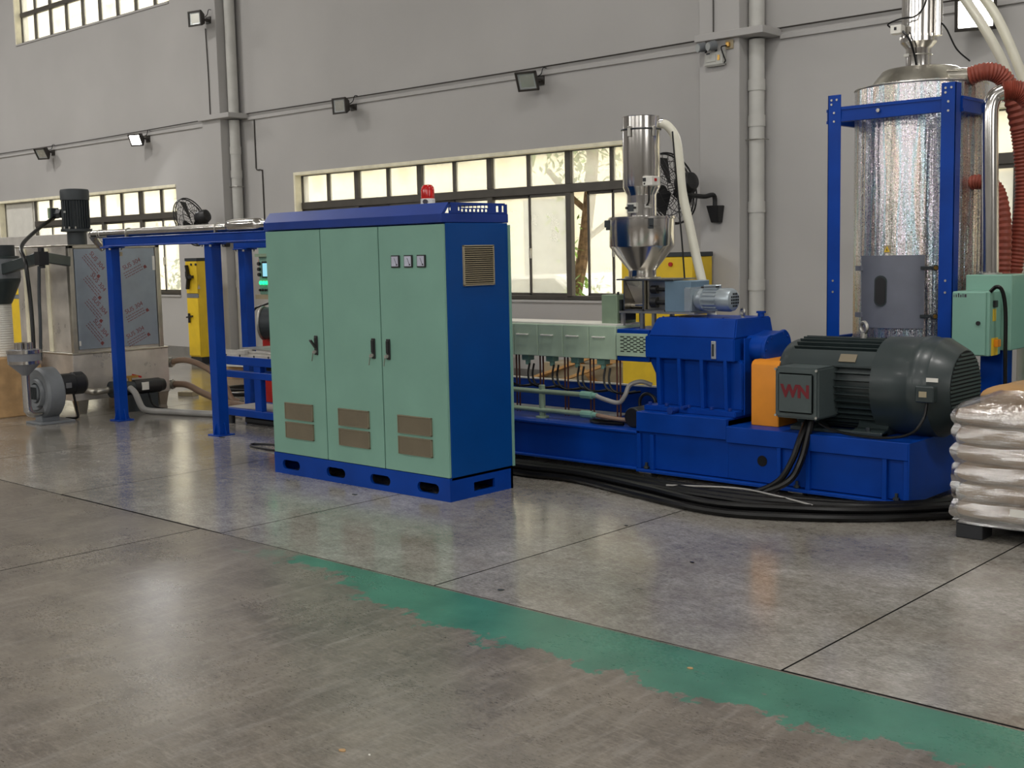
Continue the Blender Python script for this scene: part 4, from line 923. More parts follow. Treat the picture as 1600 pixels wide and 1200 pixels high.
# loader on the tank
tl = thing('vacuum_loader', 'steel vacuum loader on the drying tank lid', 'loader', (TX-.01, TY, 2.80))
LX = TX-.02
G().lathe((LX, TY, 0), [(.088, 2.80), (.088, 2.945), (.09, 2.95), (.122, 2.985), (.126, 2.99), (.126, 3.02), (.12, 3.022), (.12, 3.7), (.1, 3.72)], n=40).build('barrel', 'steel', tl)
G().cyl((LX+.15, TY-.02, 3.02), (LX+.15, TY-.02, 3.6), .03, n=16).build('side_tube', 'steel', tl)
g = G()
for k in range(18):
    aa = 2*pi*k/18; g.cbox((LX+.125*math.cos(aa), TY+.125*math.sin(aa), 3.03), .012, .012, .02)
g.build('clamp_teeth', 'steel', tl)
cb = G().box(LX-.13, LX-.05, TY-.19, TY-.12, 3.045, 3.105).build('control_box', 'white_plastic', tl, bevel=.004)
G().box(LX-.1, LX-.082, TY-.193, TY-.19, 3.07, 3.09).build('socket', 'black_plastic', cb)
G().tube([(LX-.13, TY-.17, 3.09), (LX-.15, TY-.18, 3.12), (LX-.05, TY-.2, 3.14), (LX+.06, TY-.18, 3.15), (LX+.11, TY-.14, 3.25), (LX+.09, TY-.12, 3.4)], .006, 6).build('lead', 'black_rubber', tl)
G().tube([(LX-.05, TY-.16, 3.06), (LX-.0, TY-.16, 3.0), (LX+.02, TY-.12, 2.9), (LX+.03, TY-.1, 2.82)], .008, 6).build('sensor_lead', 'black_rubber', tl)
G().torus((LX, TY, 2.9), .091, .005, (0, 0, 1), 32, 6).cbox((LX-.05, TY-.085, 2.9), .04, .02, .02).build('band_clamp', 'zinc', tl)
# white conveying hoses and a wire above the tank
cable('conveying_hose', [(LX+.15, TY-.02, 3.42), (LX+.22, TY+.05, 3.38), (LX+.34, TY+.12, 3.18), (LX+.44, TY+.2, 2.98), (LX+.52, TY+.3, 2.75), (LX+.58, TY+.42, 2.4), (LX+.6, TY+.5, 1.6), (LX+.6, TY+.5, .4)], .034, 'milky white hose bending down from the tank loader, left of two', 'hose_white', 'hose', n=14)
cable('conveying_hose', [(LX+.2, TY+.15, 3.6), (LX+.33, TY+.2, 3.36), (LX+.44, TY+.27, 3.16), (LX+.52, TY+.34, 2.95), (LX+.6, TY+.4, 2.7), (LX+.68, TY+.5, 2.35), (LX+.7, TY+.58, 1.5), (LX+.7, TY+.58, .4)], .034, 'milky white hose bending down behind the tank, right of two', 'hose_white', 'hose', n=14)
cable('loader_wire', [(LX+.15, TY-.02, 3.13), (LX+.22, TY-.04, 3.05), (LX+.31, TY-.08, 2.9), (LX+.42, TY-.12, 2.80)], .006, 'thin black wire slanting from the tank loader to the red hose')
# hot-air unit: heater case, control box, riser pipe
hu = thing('air_heater', 'mint green air heater case with control box beside the drying tank', 'heater', (-3.05, 8.1, 0))
G().box(-3.205, -2.90, 8.02, 8.32, .84, 1.338).build('heater_case', 'mint', hu, bevel=.006)
G().box(-3.12, -2.98, 8.1, 8.28, 0, .84).build('stand', 'blue', hu)
bx2 = G().box(-3.21, -2.965, 7.82, 8.02, .815, 1.235).build('control_box', 'mint', hu, bevel=.005)
G().box(-3.205, -2.985, 7.805, 7.82, .82, 1.23).build('box_door', 'mint', bx2, bevel=.004)
G().cyl((-3.03, 7.805, 1.03), (-3.03, 7.795, 1.03), .014, n=14).build('door_lock', 'black_plastic', bx2)
g = G()
for dx, wd_, h_ in ((0, .004, .016), (.013, .007, .018), (.028, .008, .026), (.043, .008, .017), (.058, .006, .022), (.07, .014, .02)): g.box(-3.195+dx, -3.195+dx+wd_, 7.8035, 7.805, 1.198, 1.198+h_)
g.build('marking', 'dark_print', bx2)
G().box(-2.965, -2.945, 7.875, 7.915, 1.13, 1.175).build('main_switch', 'black_plastic', bx2, bevel=.003)
G().box(-2.965, -2.963, 7.875, 7.93, 1.04, 1.12).build('yellow_label', 'yellow', bx2)
G().box(-2.965, -2.935, 7.9, 7.95, .87, .92).build('cable_plug', 'orange', bx2, bevel=.004)
G().box(-2.965, -2.963, 7.86, 7.97, .815, .93).build('side_label', 'yellow', bx2)
G().tube([(-2.97, 7.84, 1.235), (-2.93, 7.84, 1.265), (-2.90, 7.86, 1.235), (-2.885, 7.88, 1.1), (-2.88, 7.88, .8), (-2.88, 7.9, .4)], .013, 8).build('supply_cable', 'black_rubber', hu)
rp = G().tube([(-3.095, 8.16, 1.338), (-3.105, 8.16, 1.8), (-3.118, 8.16, 2.3), (-3.117, 8.165, 2.44), (-3.095, 8.18, 2.51), (-3.045, 8.2, 2.541)], .054, 20, 6).build('riser_pipe', 'steel', hu)
G().cyl((-3.095, 8.16, 1.338), (-3.095, 8.16, 1.348), .075, n=20).build('pipe_flange', 'zinc', hu)
bolts(hu, [(-3.095+.065*math.cos(a), 8.16+.065*math.sin(a), 1.348) for a in (3.4, 4.2, 5.0, 5.8)], (0, 0, 1))
def rhose(pts, r, label): 
    return tag(G().tube(pts, r, 16, 10, rib=.075, ribstep=.024).build('air_hose', 'hose_red'), label, 'hose', 'red ribbed air hoses')
rhose([(-3.05, 8.2, 2.541), (-3.006, 8.22, 2.546), (-2.958, 8.25, 2.535), (-2.917, 8.3, 2.485), (-2.86, 8.39, 2.38), (-2.79, 8.52, 2.15), (-2.72, 8.66, 1.85), (-2.68, 8.75, 1.55), (-2.68, 8.78, 1.34)], .064, 'red ribbed hose leaving the top of the steel riser pipe')
rhose([(-3.35, 8.38, 2.69), (-3.247, 8.4, 2.711), (-3.172, 8.46, 2.685), (-3.124, 8.52, 2.587), (-3.09, 8.58, 2.395), (-3.064, 8.62, 2.155), (-3.05, 8.63, 1.893), (-3.062, 8.6, 1.628), (-3.092, 8.58, 1.366), (-3.11, 8.58, 1.145)], .06, 'red ribbed hose arching from the tank lid down to the right')
rhose([(-3.386, 8.43, 1.962), (-3.283, 8.43, 1.97), (-3.2, 8.44, 1.943), (-3.148, 8.44, 1.858), (-3.112, 8.43, 1.674), (-3.105, 8.42, 1.456), (-3.108, 8.42, 1.282), (-3.11, 8.42, 1.108)], .05, 'red ribbed hose looping from the tank flank behind the steel riser')
dh = thing('dehumidifier', 'large mint green dehumidifier casing at the right edge behind the sacks', 'machine', (-2.5, 8.7, 0))
G().box(-2.93, -2.0, 8.5, 9.3, .1, 1.34).build('casing', 'mint', dh, bevel=.01)
G().cyl((-2.80, 8.49, 1.18), (-2.80, 8.5, 1.18), .08, n=24).build('cover_disc', 'mint', dh)
G().box(-2.95, -1.98, 8.48, 9.32, 0, .1).build('base', 'blue', dh)
G().box(-2.76, -2.5, 8.3, 8.5, .78, .80).box(-2.74, -2.7, 8.3, 8.5, .1, .8).build('bracket', 'blue', dh)
cable('plastic_sleeve', [(-2.3, 8.49, 1.04), (-2.36, 8.3, 1.0), (-2.52, 8.2, .93), (-2.68, 8.15, .8), (-2.8, 8.1, .55), (-2.85, 8.1, .3)], .045, 'clear plastic sleeve drooping beside the green dehumidifier', 'hose_white', 'hose', n=14)

# ================================================================ wrapped pallet of sacks
pal = thing('pallet', 'black plastic pallet under the wrapped sacks', 'pallet', (-1.95, 6.72, 0))
PX0, PX1, PY0, PY1 = -2.5, -1.4, 6.19, 7.25
for y in (PY0, 6.66, PY1-.14):
    for x in (PX0, -2.0, PX1-.14): G().box(x, x+.14, y, y+.14, 0, .075).build('block', 'pallet_black', pal, bevel=.004)
for k in range(8): G().box(PX0, PX1, PY0+k*.135, PY0+k*.135+.11, .075, .092).build('deck_board', 'pallet_black', pal, bevel=.002)
def sack(cx, cy, cz, sx, sy, sz, label, seed):
    rnd = random.Random(seed); nu, nv = 32, 14; vs = []; fs = []
    ph = [rnd.uniform(0, 6) for _ in range(6)]
    def sg(v, e): return math.copysign(abs(v)**e, v)
    for i in range(nv+1):
        v = -pi/2+pi*i/nv
        for j in range(nu):
            u = 2*pi*j/nu
            x = sg(math.cos(u), .26)*sg(math.cos(v), .42); y = sg(math.sin(u), .26)*sg(math.cos(v), .42); z = sg(math.sin(v), .7)
            wob = 1+.02*math.sin(5*u+ph[0])+.015*math.sin(9*u+ph[1])
            vs.append((cx+x*sx/2*wob, cy+y*sy/2*wob, cz+z*sz/2*(1+.06*math.sin(3*x*2+ph[2])+.05*math.sin(4*y+ph[3]))))
    for i in range(nv):
        for j in range(nu): fs.append((i*nu+j, i*nu+(j+1) % nu, (i+1)*nu+(j+1) % nu, (i+1)*nu+j))
    return tag(G().add(vs, fs).build('sack', 'sack_paper'), label, 'sack', 'sacks in the wrapped pallet load')
nl = 6; lh = .1
order = ['bottom', 'second', 'third', 'fourth', 'fifth', 'sixth']
for k in range(nl):
    z = .147+k*lh; off = random.uniform(-.012, .012)
    for j, (cx, cy, sx, sy) in enumerate((((-2.225), 6.46, .60, .54), (-1.66, 6.46, .56, .54), (-2.225, 7.0, .60, .5), (-1.66, 7.0, .56, .5))):
        where = ('front left', 'front right', 'rear left', 'rear right')[j]
        sack(cx+off, cy+random.uniform(-.01, .01), z, sx, sy, lh*1.14, 'tan paper sack, %s of the %s layer on the pallet' % (where, order[k]), k*10+j)
for j, (cx, cy, sx, sy, sz) in enumerate(((-2.2, 6.62, .55, .5, .15), (-1.68, 6.62, .52, .52, .17), (-1.9, 7.02, .8, .4, .16))):
    sack(cx, cy, .72+.02*j, sx, sy, sz, 'loose tan paper sack lying on top, %s of three' % ('left front', 'right front', 'rear')[j], 90+j)
# film: a skin of wavy rings round the load, closed over the top edge
def film():
    vs = []; fs = []; n = 96; zs = []
    z = .085
    while z < .70: zs.append(z); z += .0115
    rnd = random.Random(3)
    def ring(z, inset, zf):
        base = []
        for j in range(n):
            t = j/n*4; s = int(t); f = t-s; x0, x1, y0, y1 = -2.545+inset, -1.355-inset, 6.165+inset, 7.275-inset
            c = [(x0, y0), (x1, y0), (x1, y1), (x0, y1), (x0, y0)]
            base.append((c[s][0]*(1-f)+c[s+1][0]*f, c[s][1]*(1-f)+c[s+1][1]*f, f, s))
        out = []
        for j, (x, y, f, s) in enumerate(base):
            lay = (z-.097)/lh; bul = abs(math.sin(pi*lay))**.6*.026-.016
            b = bul+.006*math.sin(9*f+z*40)+.004*math.sin(23*f-z*70)+rnd.uniform(-.002, .002)
            edge = min(f, 1-f); rd = .06*max(0, 1-edge/.07)**2
            cx, cy = -1.95, 6.72; dx, dy = x-cx, y-cy; L = math.hypot(dx, dy)
            out.append((x+dx/L*(b-rd), y+dy/L*(b-rd), zf(x, y, z)))
        return out
    for z in zs: vs += ring(z, 0, lambda x, y, z: z+.004*math.sin(11*x+9*y))
    for q, (ins, dz) in enumerate(((.015, .70), (.05, .73), (.11, .755), (.17, .765))): vs += ring(.70, ins, lambda x, y, z, dz=dz: dz+.012*math.sin(9*x+q)+.05*(y-6.2)*.6)
    m = len(vs)//n
    for i in range(m-1):
        for j in range(n): fs.append((i*n+j, i*n+(j+1) % n, (i+1)*n+(j+1) % n, (i+1)*n+j))
    o = G().add(vs, fs).build('stretch_wrap', 'film'); tag(o, 'shiny clear stretch wrap around the stack of tan sacks', 'plastic wrap')
    me = o.data; G().box(-2.2, -2.09, 6.13, 6.1302, .16, .2).build('paper_label', 'white_plastic', o)
    return o
film()
# ================================================================ blue gantry with steel pipe
ga = thing('pipe_gantry', 'blue steel gantry on bolted posts left of the control cabinet', 'frame', (-9.9, 6.05, 0))
def post(x, y, s, top, mat='blue'):
    p = G().box(x-s/2, x+s/2, y-s/2, y+s/2, .01, top).build('post', mat, ga, bevel=.004)
    G().box(x-.085, x+.085, y-.085, y+.085, 0, .012).build('base_plate', mat, p, bevel=.002)
    for dx, dy in ((1, 0), (-1, 0), (0, 1), (0, -1)):
        if dx: G().prism([(x+dx*s/2, .012), (x+dx*.082, .012), (x+dx*s/2, .12)], 'y', y-.005, y+.005).build('gusset', mat, p)
        else: G().prism([(y+dy*s/2, .012), (y+dy*.082, .012), (y+dy*s/2, .12)], 'x', x-.005, x+.005).build('gusset', mat, p)
    G().box(x-.085, x+.085, y-.085, y+.085, top-.012, top).build('head_plate', mat, p, bevel=.002)
    bolts(p, [(x+dx, y+dy, top-.012) for dx in (-.065, .065) for dy in (-.065, .065)], (0, 0, -1), .01, .018, 'zinc')
post(-10.72, 6.03, .095, 1.69); post(-9.03, 6.03, .105, 1.69); post(-9.93, 7.0, .1, 1.65)
G().box(-10.8, -7.6, 5.975, 6.085, 1.69, 1.702).box(-10.8, -7.6, 5.975, 6.085, 1.765, 1.777).box(-10.8, -7.6, 5.985, 6.0, 1.69, 1.777).box(-10.8, -10.788, 5.975, 6.085, 1.69, 1.777).build('beam', 'blue', ga, bevel=.003)
G().box(-10.05, -8.3, 6.95, 7.05, 1.65, 1.735).build('beam', 'blue', ga, bevel=.004)
for x in (-9.03, -8.0): G().box(x-.05, x+.05, 6.085, 6.95, 1.69, 1.735).build('cross_tie', 'blue', ga, bevel=.004)
G().box(-10.685, -10.66, 6.075, 6.1, 1.6, 1.64).build('sensor', 'vent_tan', ga)
sp = thing('steel_pipe', 'polished stainless pipe lying along the top of the blue gantry', 'pipe', (-9.6, 6.03, 1.777))
G().cyl((-11.06, 6.03, 1.818), (-8.72, 6.03, 1.818), .038, n=20).cyl((-8.3, 6.03, 1.825), (-7.4, 6.03, 1.825), .04, n=20).build('pipe', 'steel', sp)
G().tube([(-11.05, 6.03, 1.818), (-11.14, 6.06, 1.81), (-11.18, 6.12, 1.76), (-11.2, 6.2, 1.68)], .038, 16).build('elbow', 'steel', sp)
G().lathe((0, 6.03, 1.828), [(.038, -8.78), (.05, -8.76), (.058, -8.70), (.058, -8.36), (.05, -8.3), (.04, -8.28)], (1, 0, 0), 24).build('separator', 'steel', sp)
for x in (-10.4, -8.93): G().torus((x, 6.03, 1.818), .041, .006, (1, 0, 0), 24, 6).box(x-.01, x+.01, 5.99, 6.0, 1.777, 1.8).build('pipe_clip', 'zinc', sp)
for x in (-10.9, -10.94): G().torus((x, 6.03, 1.818), .039, .004, (1, 0, 0), 24, 6).build('weld_ring', 'zinc', sp)

# ================================================================ stainless centrifugal dryer with protective film
SX0, SX1, SY0, SY1 = -12.7, -11.52, 5.99, 7.02
su = thing('stainless_dryer', 'stainless steel dryer cabinet whose doors still wear printed film', 'machine', (-12.1, 6.5, 0))
G().box(SX0+.02, SX1-.02, SY0+.01, SY1-.01, .62, 1.715).build('body', 'steel_sheet', su, bevel=.004)
G().box(SX0-.03, SX1+.03, SY0-.03, SY1+.03, .14, .618).build('water_tank', 'steel_sheet', su, bevel=.006)
G().box(SX0-.04, SX1+.04, SY0-.04, SY1+.04, .612, .63).build('tank_rim', 'steel_brushed', su, bevel=.004)
for x in (SX0+.0, SX1-.1):
    for y in (SY0, SY1-.1): G().add([(x, y, .14), (x+.12, y, .14), (x+.12, y+.12, .14), (x, y+.12, .14), (x+.02, y+.02, 0), (x+.1, y+.02, 0), (x+.1, y+.1, 0), (x+.02, y+.1, 0)], [(0, 1, 2, 3), (7, 6, 5, 4), (0, 4, 5, 1), (1, 5, 6, 2), (2, 6, 7, 3), (3, 7, 4, 0)]).build('leg', 'steel_brushed', su)
for y in (SY0, SY1-.05): G().box(SX1-.05, SX1+.006, y, y+.05, .63, 1.72).build('corner_post', 'steel_brushed', su, bevel=.003)
G().box(SX1-.04, SX1+.006, SY0, SY1, 1.69, 1.725).build('top_rail', 'steel_brushed', su, bevel=.003)
G().box(SX0, SX1+.006, SY0, SY1, 1.716, 1.728).build('top_plate', 'steel_brushed', su, bevel=.003)
for x in (-12.47, -11.98): G().box(x-.03, x+.03, SY0-.012, SY0+.01, .63, 1.70).build('stiffener', 'bright_cream', su, bevel=.004)
doors = [(SY0+.06, SY0+.455), (SY0+.465, SY1-.06)]
for di, (a, b) in enumerate(doors):
    d = G().box(SX1-.02, SX1+.004, a, b, .66, 1.685).build('door', 'film_blue', su, bevel=.003)
    rots = 52 if di == 0 else -22
    rows = (1.56, 1.34, 1.1, .87) if di == 0 else (1.52, 1.06, .8)
    for z in rows:
        c = (SX1+.0045, (a+b)/2+(.05 if di == 0 else -.02), z); an = math.radians(-rots if di == 0 else 24)
        right = Vector((0, math.cos(an), math.sin(an))); up = Vector((0, -math.sin(an), math.cos(an)))
        text('SUS 304', .066, 'brown_print', d, face_mat(c, right, up), label='printed SUS 304 on protective film', depth=.0004)
        g = G()
        for q in range(3):
            P = Vector(c)-up*(.05+q*.026)-right*.01
            for sgm in range(9):
                s0_ = -.12+sgm*.026; Q = P+right*s0_; l = .017+.005*((sgm*7+q) % 2)
                hh = .0035
                g.add([Q-up*hh, Q+right*l-up*hh, Q+right*l+up*hh, Q+up*hh], [(0, 1, 2, 3)])
        P = Vector(c)-up*.09+right*.13; g.add([P-up*.018-right*.018, P+right*.018-up*.018, P+up*.018+right*.01, P+up*.012-right*.018], [(0, 1, 2, 3)])
        g.v = [v+Vector((.0004, 0, 0)) for v in g.v]
        g.build('small_print', 'brown_print', d, smooth=False)
    if di == 1:
        G().tube([(SX1+.004, a+.05, 1.2), (SX1+.04, a+.05, 1.2), (SX1+.04, a+.05, 1.34), (SX1+.004, a+.05, 1.34)], .01, 8, 3).build('handle', 'black_plastic', d)
    G().box(SX1+.004, SX1+.008, a+.0, a+.02, .7, .75).box(SX1+.004, SX1+.008, b-.03, b, 1.45, 1.6).build('film_tear', 'white_plastic', d)
# upright motor on top
vm = thing('upright_motor', 'dark grey upright motor standing on the stainless dryer', 'motor', (-12.1, 6.45, 1.728))
VX, VY = -12.13, 6.42
G().lathe((VX, VY, 0), [(.10, 1.728), (.10, 1.87), (.16, 1.875), (.16, 1.9), (.125, 1.91), (.125, 2.2), (.148, 2.205), (.148, 2.3), (.14, 2.318), (.09, 2.325)], n=36).build('body', 'dark_motor', vm)
f0 = None
for k in range(28):
    aa = 2*pi*k/28; G().beam((VX+.134*math.cos(aa), VY+.134*math.sin(aa), 1.91), (VX+.134*math.cos(aa), VY+.134*math.sin(aa), 2.2), .008, .02).build('fin', 'dark_motor', vm)
for k in range(6):
    aa = 3.5+k*.45; G().cyl((VX+.145*math.cos(aa), VY+.145*math.sin(aa), 1.9), (VX+.145*math.cos(aa), VY+.145*math.sin(aa), 1.925), .01, n=6).build('flange_bolt', 'zinc', vm)
G().cyl((VX-.13, VY-.09, 2.07), (VX-.19, VY-.13, 2.07), .05, n=4).box(VX-.235, VX-.185, VY-.18, VY-.09, 2.02, 2.13).build('terminal_box', 'dark_motor', vm, bevel=.004)
G().box(VX-.24, VX-.2, VY-.19, VY-.18, 2.02, 2.13).build('box_cover', 'mint_dark', vm)
G().box(VX+.02, VX+.06, VY-.147, VY-.143, 2.07, 2.09).build('nameplate', 'gauge_glass', vm)
cable('motor_cable', [(-12.33, 6.28, 2.03), (-12.15, 6.0, 1.9), (-11.7, 5.6, 1.72), (-11.43, 5.5, 1.55), (-11.38, 5.5, 1.2), (-11.33, 5.48, .9), (-11.3, 5.46, .6)], .02, 'thick black cable dropping from the upright motor to the blower filter')
cable('drop_hose', [(-11.3, 5.57, 1.52), (-11.3, 5.55, 1.2), (-11.27, 5.53, .95), (-11.25, 5.5, .6)], .016, 'grey hose hanging beside the black cable before the stainless dryer', 'dark_motor', 'hose')
# grey rail behind the dryer
rl = thing('grey_rail', 'long pale grey rail on posts running behind the stainless dryer', 'rail', (-14.5, 7.4, 0))
G().box(-17.5, -13.3, 7.35, 7.47, 1.75, 1.9).build('beam', 'tarp_grey', rl, bevel=.005)
G().box(-13.45, -13.15, 7.32, 7.48, 1.79, 1.89).build('end_cap', 'tarp_grey', rl, bevel=.004)
for x in (-13.6, -17.3): G().box(x-.05, x+.05, 7.36, 7.46, 0, 1.75).build('post', 'tarp_grey', rl)

# ================================================================ blower with filter funnel
bl = thing('blower', 'grey cast centrifugal blower with black motor in front of the stainless dryer', 'blower', (-11.25, 5.55, 0))
BX, BZ = -11.2, .30
pr = [(.06, 0), (.12, 0), (.2, -.02), (.225, -.02), (.245, .0), (.245, .15), (.22, .17), (.1, .17)]
G().lathe((BX, 5.43, BZ), [(.08, .02), (.10, -.03), (.13, -.035), (.14, .0), (.19, -.012), (.225, -.012), (.245, .012), (.245, .15), (.22, .17), (.08, .17)], (0, 1, 0), 44).build('volute', 'casting_grey', bl)
G().lathe((BX, 5.385, BZ), [(.0, 0), (.085, 0), (.085, .04), (.06, .04)], (0, 1, 0), 28).build('inlet_boss', 'casting_grey', bl)
g = G()
for k in range(7): g.box(BX-.055+k*.018, BX-.047+k*.018, 5.38, 5.386, BZ-.06, BZ+.06)
g.build('inlet_grille', 'dark_motor', bl)
G().prism([(BX-.24, .30), (BX-.24, .12), (BX-.16, .08), (BX-.02, .08), (BX-.1, .2)], 'y', 5.43, 5.58).build('outlet_duct', 'casting_grey', bl, bevel=.01, seg=2)
G().box(BX-.15, BX+.15, 5.36, 5.72, 0, .022).box(BX-.07, BX+.07, 5.42, 5.6, .02, .1).build('foot', 'casting_grey', bl, bevel=.004)
mt_ = G().lathe((BX, 0, BZ+.06), [(.05, 5.6), (.105, 5.605), (.105, 5.78), (.112, 5.785), (.112, 5.88), (.085, 5.91), (.03, 5.915)], (0, 1, 0), 28).build('motor', 'black_plastic', bl)
G().box(BX+.1, BX+.115, 5.66, 5.72, BZ+.03, BZ+.08).build('nameplate', 'zinc', mt_)
G().tube([(BX+.02, 5.78, BZ-.04), (BX+.03, 5.8, .1), (BX+.03, 5.8, .02), (BX-.08, 5.74, .012)], .012, 8).build('supply_lead', 'black_rubber', bl)
ff = thing('filter_funnel', 'grey filter funnel with steel tubes standing at the blower inlet', 'filter', (-11.38, 5.3, 0))
QX, QY = -11.33, 5.22
QX, QY = -11.02, 5.23
G().lathe((QX, QY, 0), [(.035, .2), (.035, .5), (.05, .52), (.135, .60), (.145, .615), (.145, .64), (.15, .64), (.15, .71), (.155, .715), (.155, .74), (.1, .745)], n=36).build('funnel', 'grey_plastic', ff)
G().cyl((QX, QY, .61), (QX, QY, .645), .149, n=36).cyl((QX, QY, .71), (QX, QY, .742), .157, n=36).build('band', 'steel', ff)
G().cyl((QX, QY, .15), (QX, QY, .5), .038, n=18).tube([(QX, QY, .2), (QX, QY+.02, .14), (QX-.06, QY+.12, .12), (QX-.1, QY+.2, .14)], .038, 12).build('suction_pipe', 'steel', ff)
for k in range(7):
    aa = 2*pi*k/7; G().cyl((QX+.06*math.cos(aa), QY+.06*math.sin(aa), .74), (QX+.06*math.cos(aa), QY+.06*math.sin(aa), .81), .024, n=12).build('steel_tube', 'steel', ff)
# ================================================================ feed funnel and bag at the left edge
lf = thing('bagging_funnel', 'dark grey funnel on a swing arm at the left edge', 'funnel', (-12.25, 5.6, 0))
AX, AY = -12.25, 5.6
G().lathe((AX, AY, 0), [(.11, 1.14), (.12, 1.16), (.205, 1.36), (.21, 1.38), (.21, 1.62), (.2, 1.63)], n=36).build('cone', 'motor_grey', lf)
G().cyl((AX, AY, 1.40), (AX, AY, 1.6), .214, n=36).build('band', 'casting_grey', lf)
G().cyl((AX, AY, 1.62), (AX, AY, 1.74), .17, n=28).build('valve', 'dark_motor', lf)
ax0 = Vector((-12.05, 5.55, 1.5)); ax1 = Vector((-11.6, 5.2, 1.6))
G().beam((-12.1, 5.57, 1.49), (-11.33, 5.6, 1.60), .06, .11).build('swing_arm', 'motor_grey', lf, bevel=.006)
G().cyl((-11.3, 5.6, 1.5), (-11.3, 5.6, 1.70), .03, n=14).box(-11.345, -11.255, 5.55, 5.65, 1.53, 1.66).build('arm_joint', 'black_plastic', lf)
G().beam((-11.28, 5.64, 1.6), (-11.5, 5.98, 1.56), .05, .1).build('wall_arm', 'motor_grey', lf, bevel=.006)
tag(G().tube([(AX-.02, AY, 1.16), (AX-.02, AY, .9), (AX-.02, AY, .6)], .115, 20, 8, rib=.02, ribstep=.02).build('flexible_sleeve', 'white_plastic'), 'white ribbed sleeve hanging under the left funnel', 'sleeve')
cg_ = thing('cardboard_bin', 'brown cardboard bin catching pellets at the left edge', 'box', (AX, AY, 0))
bn = [(-.27, -.25), (.24, -.27), (.27, .26), (-.24, .25)]
G().add([(AX+x*.98, AY+y*.98, .6) for x, y in bn]+[(AX+x*1.12, AY+y*1.12, .1) for x, y in bn]+[(AX+x*1.3, AY+y*1.3, 0) for x, y in bn], [(0, 1, 2, 3), (0, 4, 5, 1), (1, 5, 6, 2), (2, 6, 7, 3), (3, 7, 4, 0), (4, 8, 9, 5), (5, 9, 10, 6), (6, 10, 11, 7), (7, 11, 8, 4), (8, 11, 10, 9)]).build('body', 'cardboard', cg_, bevel=.01)
# ================================================================ circulation pump, hoses at the dryer
pu = thing('water_pump', 'black water pump with red valve beside the stainless dryer tank', 'pump', (-11.3, 6.6, 0))
PXc, PZ = -11.3, .245
G().cyl((PXc, 6.5, PZ), (PXc, 6.80, PZ), .078, n=24).cyl((PXc, 6.80, PZ), (PXc, 6.86, PZ), .075, .06, n=24).build('motor', 'black_plastic', pu, bevel=.003)
G().cyl((PXc, 6.28, PZ), (PXc, 6.5, PZ), .07, n=22).cyl((PXc, 6.25, PZ), (PXc, 6.28, PZ), .085, n=22).build('pump_head', 'dark_motor', pu)
G().box(PXc+.07, PXc+.08, 6.56, 6.64, PZ-.03, PZ+.05).build('nameplate', 'white_plastic', pu)
G().tube([(PXc-.01, 6.27, PZ), (PXc-.0, 6.17, PZ), (PXc-.05, 6.1, PZ-.01), (PXc-.18, 6.08, PZ)], .034, 14).build('elbow', 'steel_brushed', pu)
G().cyl((PXc, 6.47, PZ+.06), (PXc, 6.47, PZ+.11), .02, n=10).box(PXc-.015, PXc+.015, 6.42, 6.56, PZ+.1, PZ+.125).build('valve', 'brass', pu)
G().beam((PXc, 6.5, PZ+.13), (PXc, 6.6, PZ+.1), .02, .02).build('valve_lever', 'red', pu)
G().box(PXc-.06, PXc+.06, 6.35, 6.75, 0, PZ-.07).build('stand', 'dark_motor', pu)
cable('suction_hose', [(-11.22, 6.42, .25), (-11.12, 6.42, .2), (-11.02, 6.43, .06), (-10.9, 6.46, .032), (-10.6, 6.55, .032), (-10.2, 6.66, .032), (-9.9, 6.75, .04)], .032, 'grey corrugated hose sweeping along the floor from the water pump', 'hose_grey', 'hose', n=14)
cable('pump_lead', [(-11.2, 6.62, .18), (-11.1, 6.62, .05), (-10.9, 6.7, .015), (-10.4, 6.78, .012), (-9.9, 6.85, .02)], .012, 'black lead beside the grey hose on the floor')
cable('water_hose', [(-11.6, 7.12, .44), (-11.4, 7.2, .47), (-11.1, 7.25, .40), (-10.85, 7.3, .24), (-10.75, 7.32, .08), (-10.7, 7.38, .04)], .032, 'tan hose arching from the dryer tank to the floor', 'hose_brown', 'hose', n=14)
cable('water_hose', [(-11.6, 7.14, .2), (-11.4, 7.2, .2), (-11.1, 7.2, .13), (-10.7, 7.2, .06), (-10.3, 7.2, .045), (-9.8, 7.3, .045)], .036, 'brown hose running low from the dryer outlet behind the gantry post', 'hose_brown', 'hose', n=14)
cable('water_hose', [(-12.0, 8.7, .05), (-11.4, 8.5, .06), (-10.8, 8.42, .05), (-10.2, 8.4, .05), (-9.4, 8.5, .05)], .045, 'fat brown hose on the floor farthest behind the gantry', 'hose_brown', 'hose', n=12)
pc_ = thing('pipe_coupling', 'steel hose couplings on the dryer tank corner', 'coupling', (-11.6, 7.1, 0))
for z in (.44, .2): G().cyl((-11.75, 7.06, z), (-11.55, 7.14, z), .045, n=14).cyl((-11.6, 7.12, z), (-11.57, 7.135, z), .055, n=14).build('coupling', 'zinc', pc_)
G().cyl((-11.68, 7.09, .44), (-11.68, 7.09, .6), .03, n=12).cyl((-11.68, 7.09, 0), (-11.68, 7.09, .44), .02, n=10).build('standpipe', 'white_plastic', pc_)
def coil(c, R, n, r, label, mat='black_rubber'):
    pts = []
    rnd = random.Random(int(c[0]*100))
    for k in range(n*12): 
        a = 2*pi*k/12; q = R*(1+.15*math.sin(k*.37)+rnd.uniform(-.05, .05)); pts.append((c[0]+q*math.cos(a), c[1]+q*.8*math.sin(a), r+k/(n*12)*.09))
    return tag(G().tube(pts, r, 7, 2).build('cable_coil', mat), label, 'cable')
coil((-11.35, 8.0, 0), .38, 3, .014, 'coil of black cable on the floor beside the dryer')
coil((-10.2, 8.1, 0), .36, 5, .016, 'tangled coil of black cable behind the blue table')
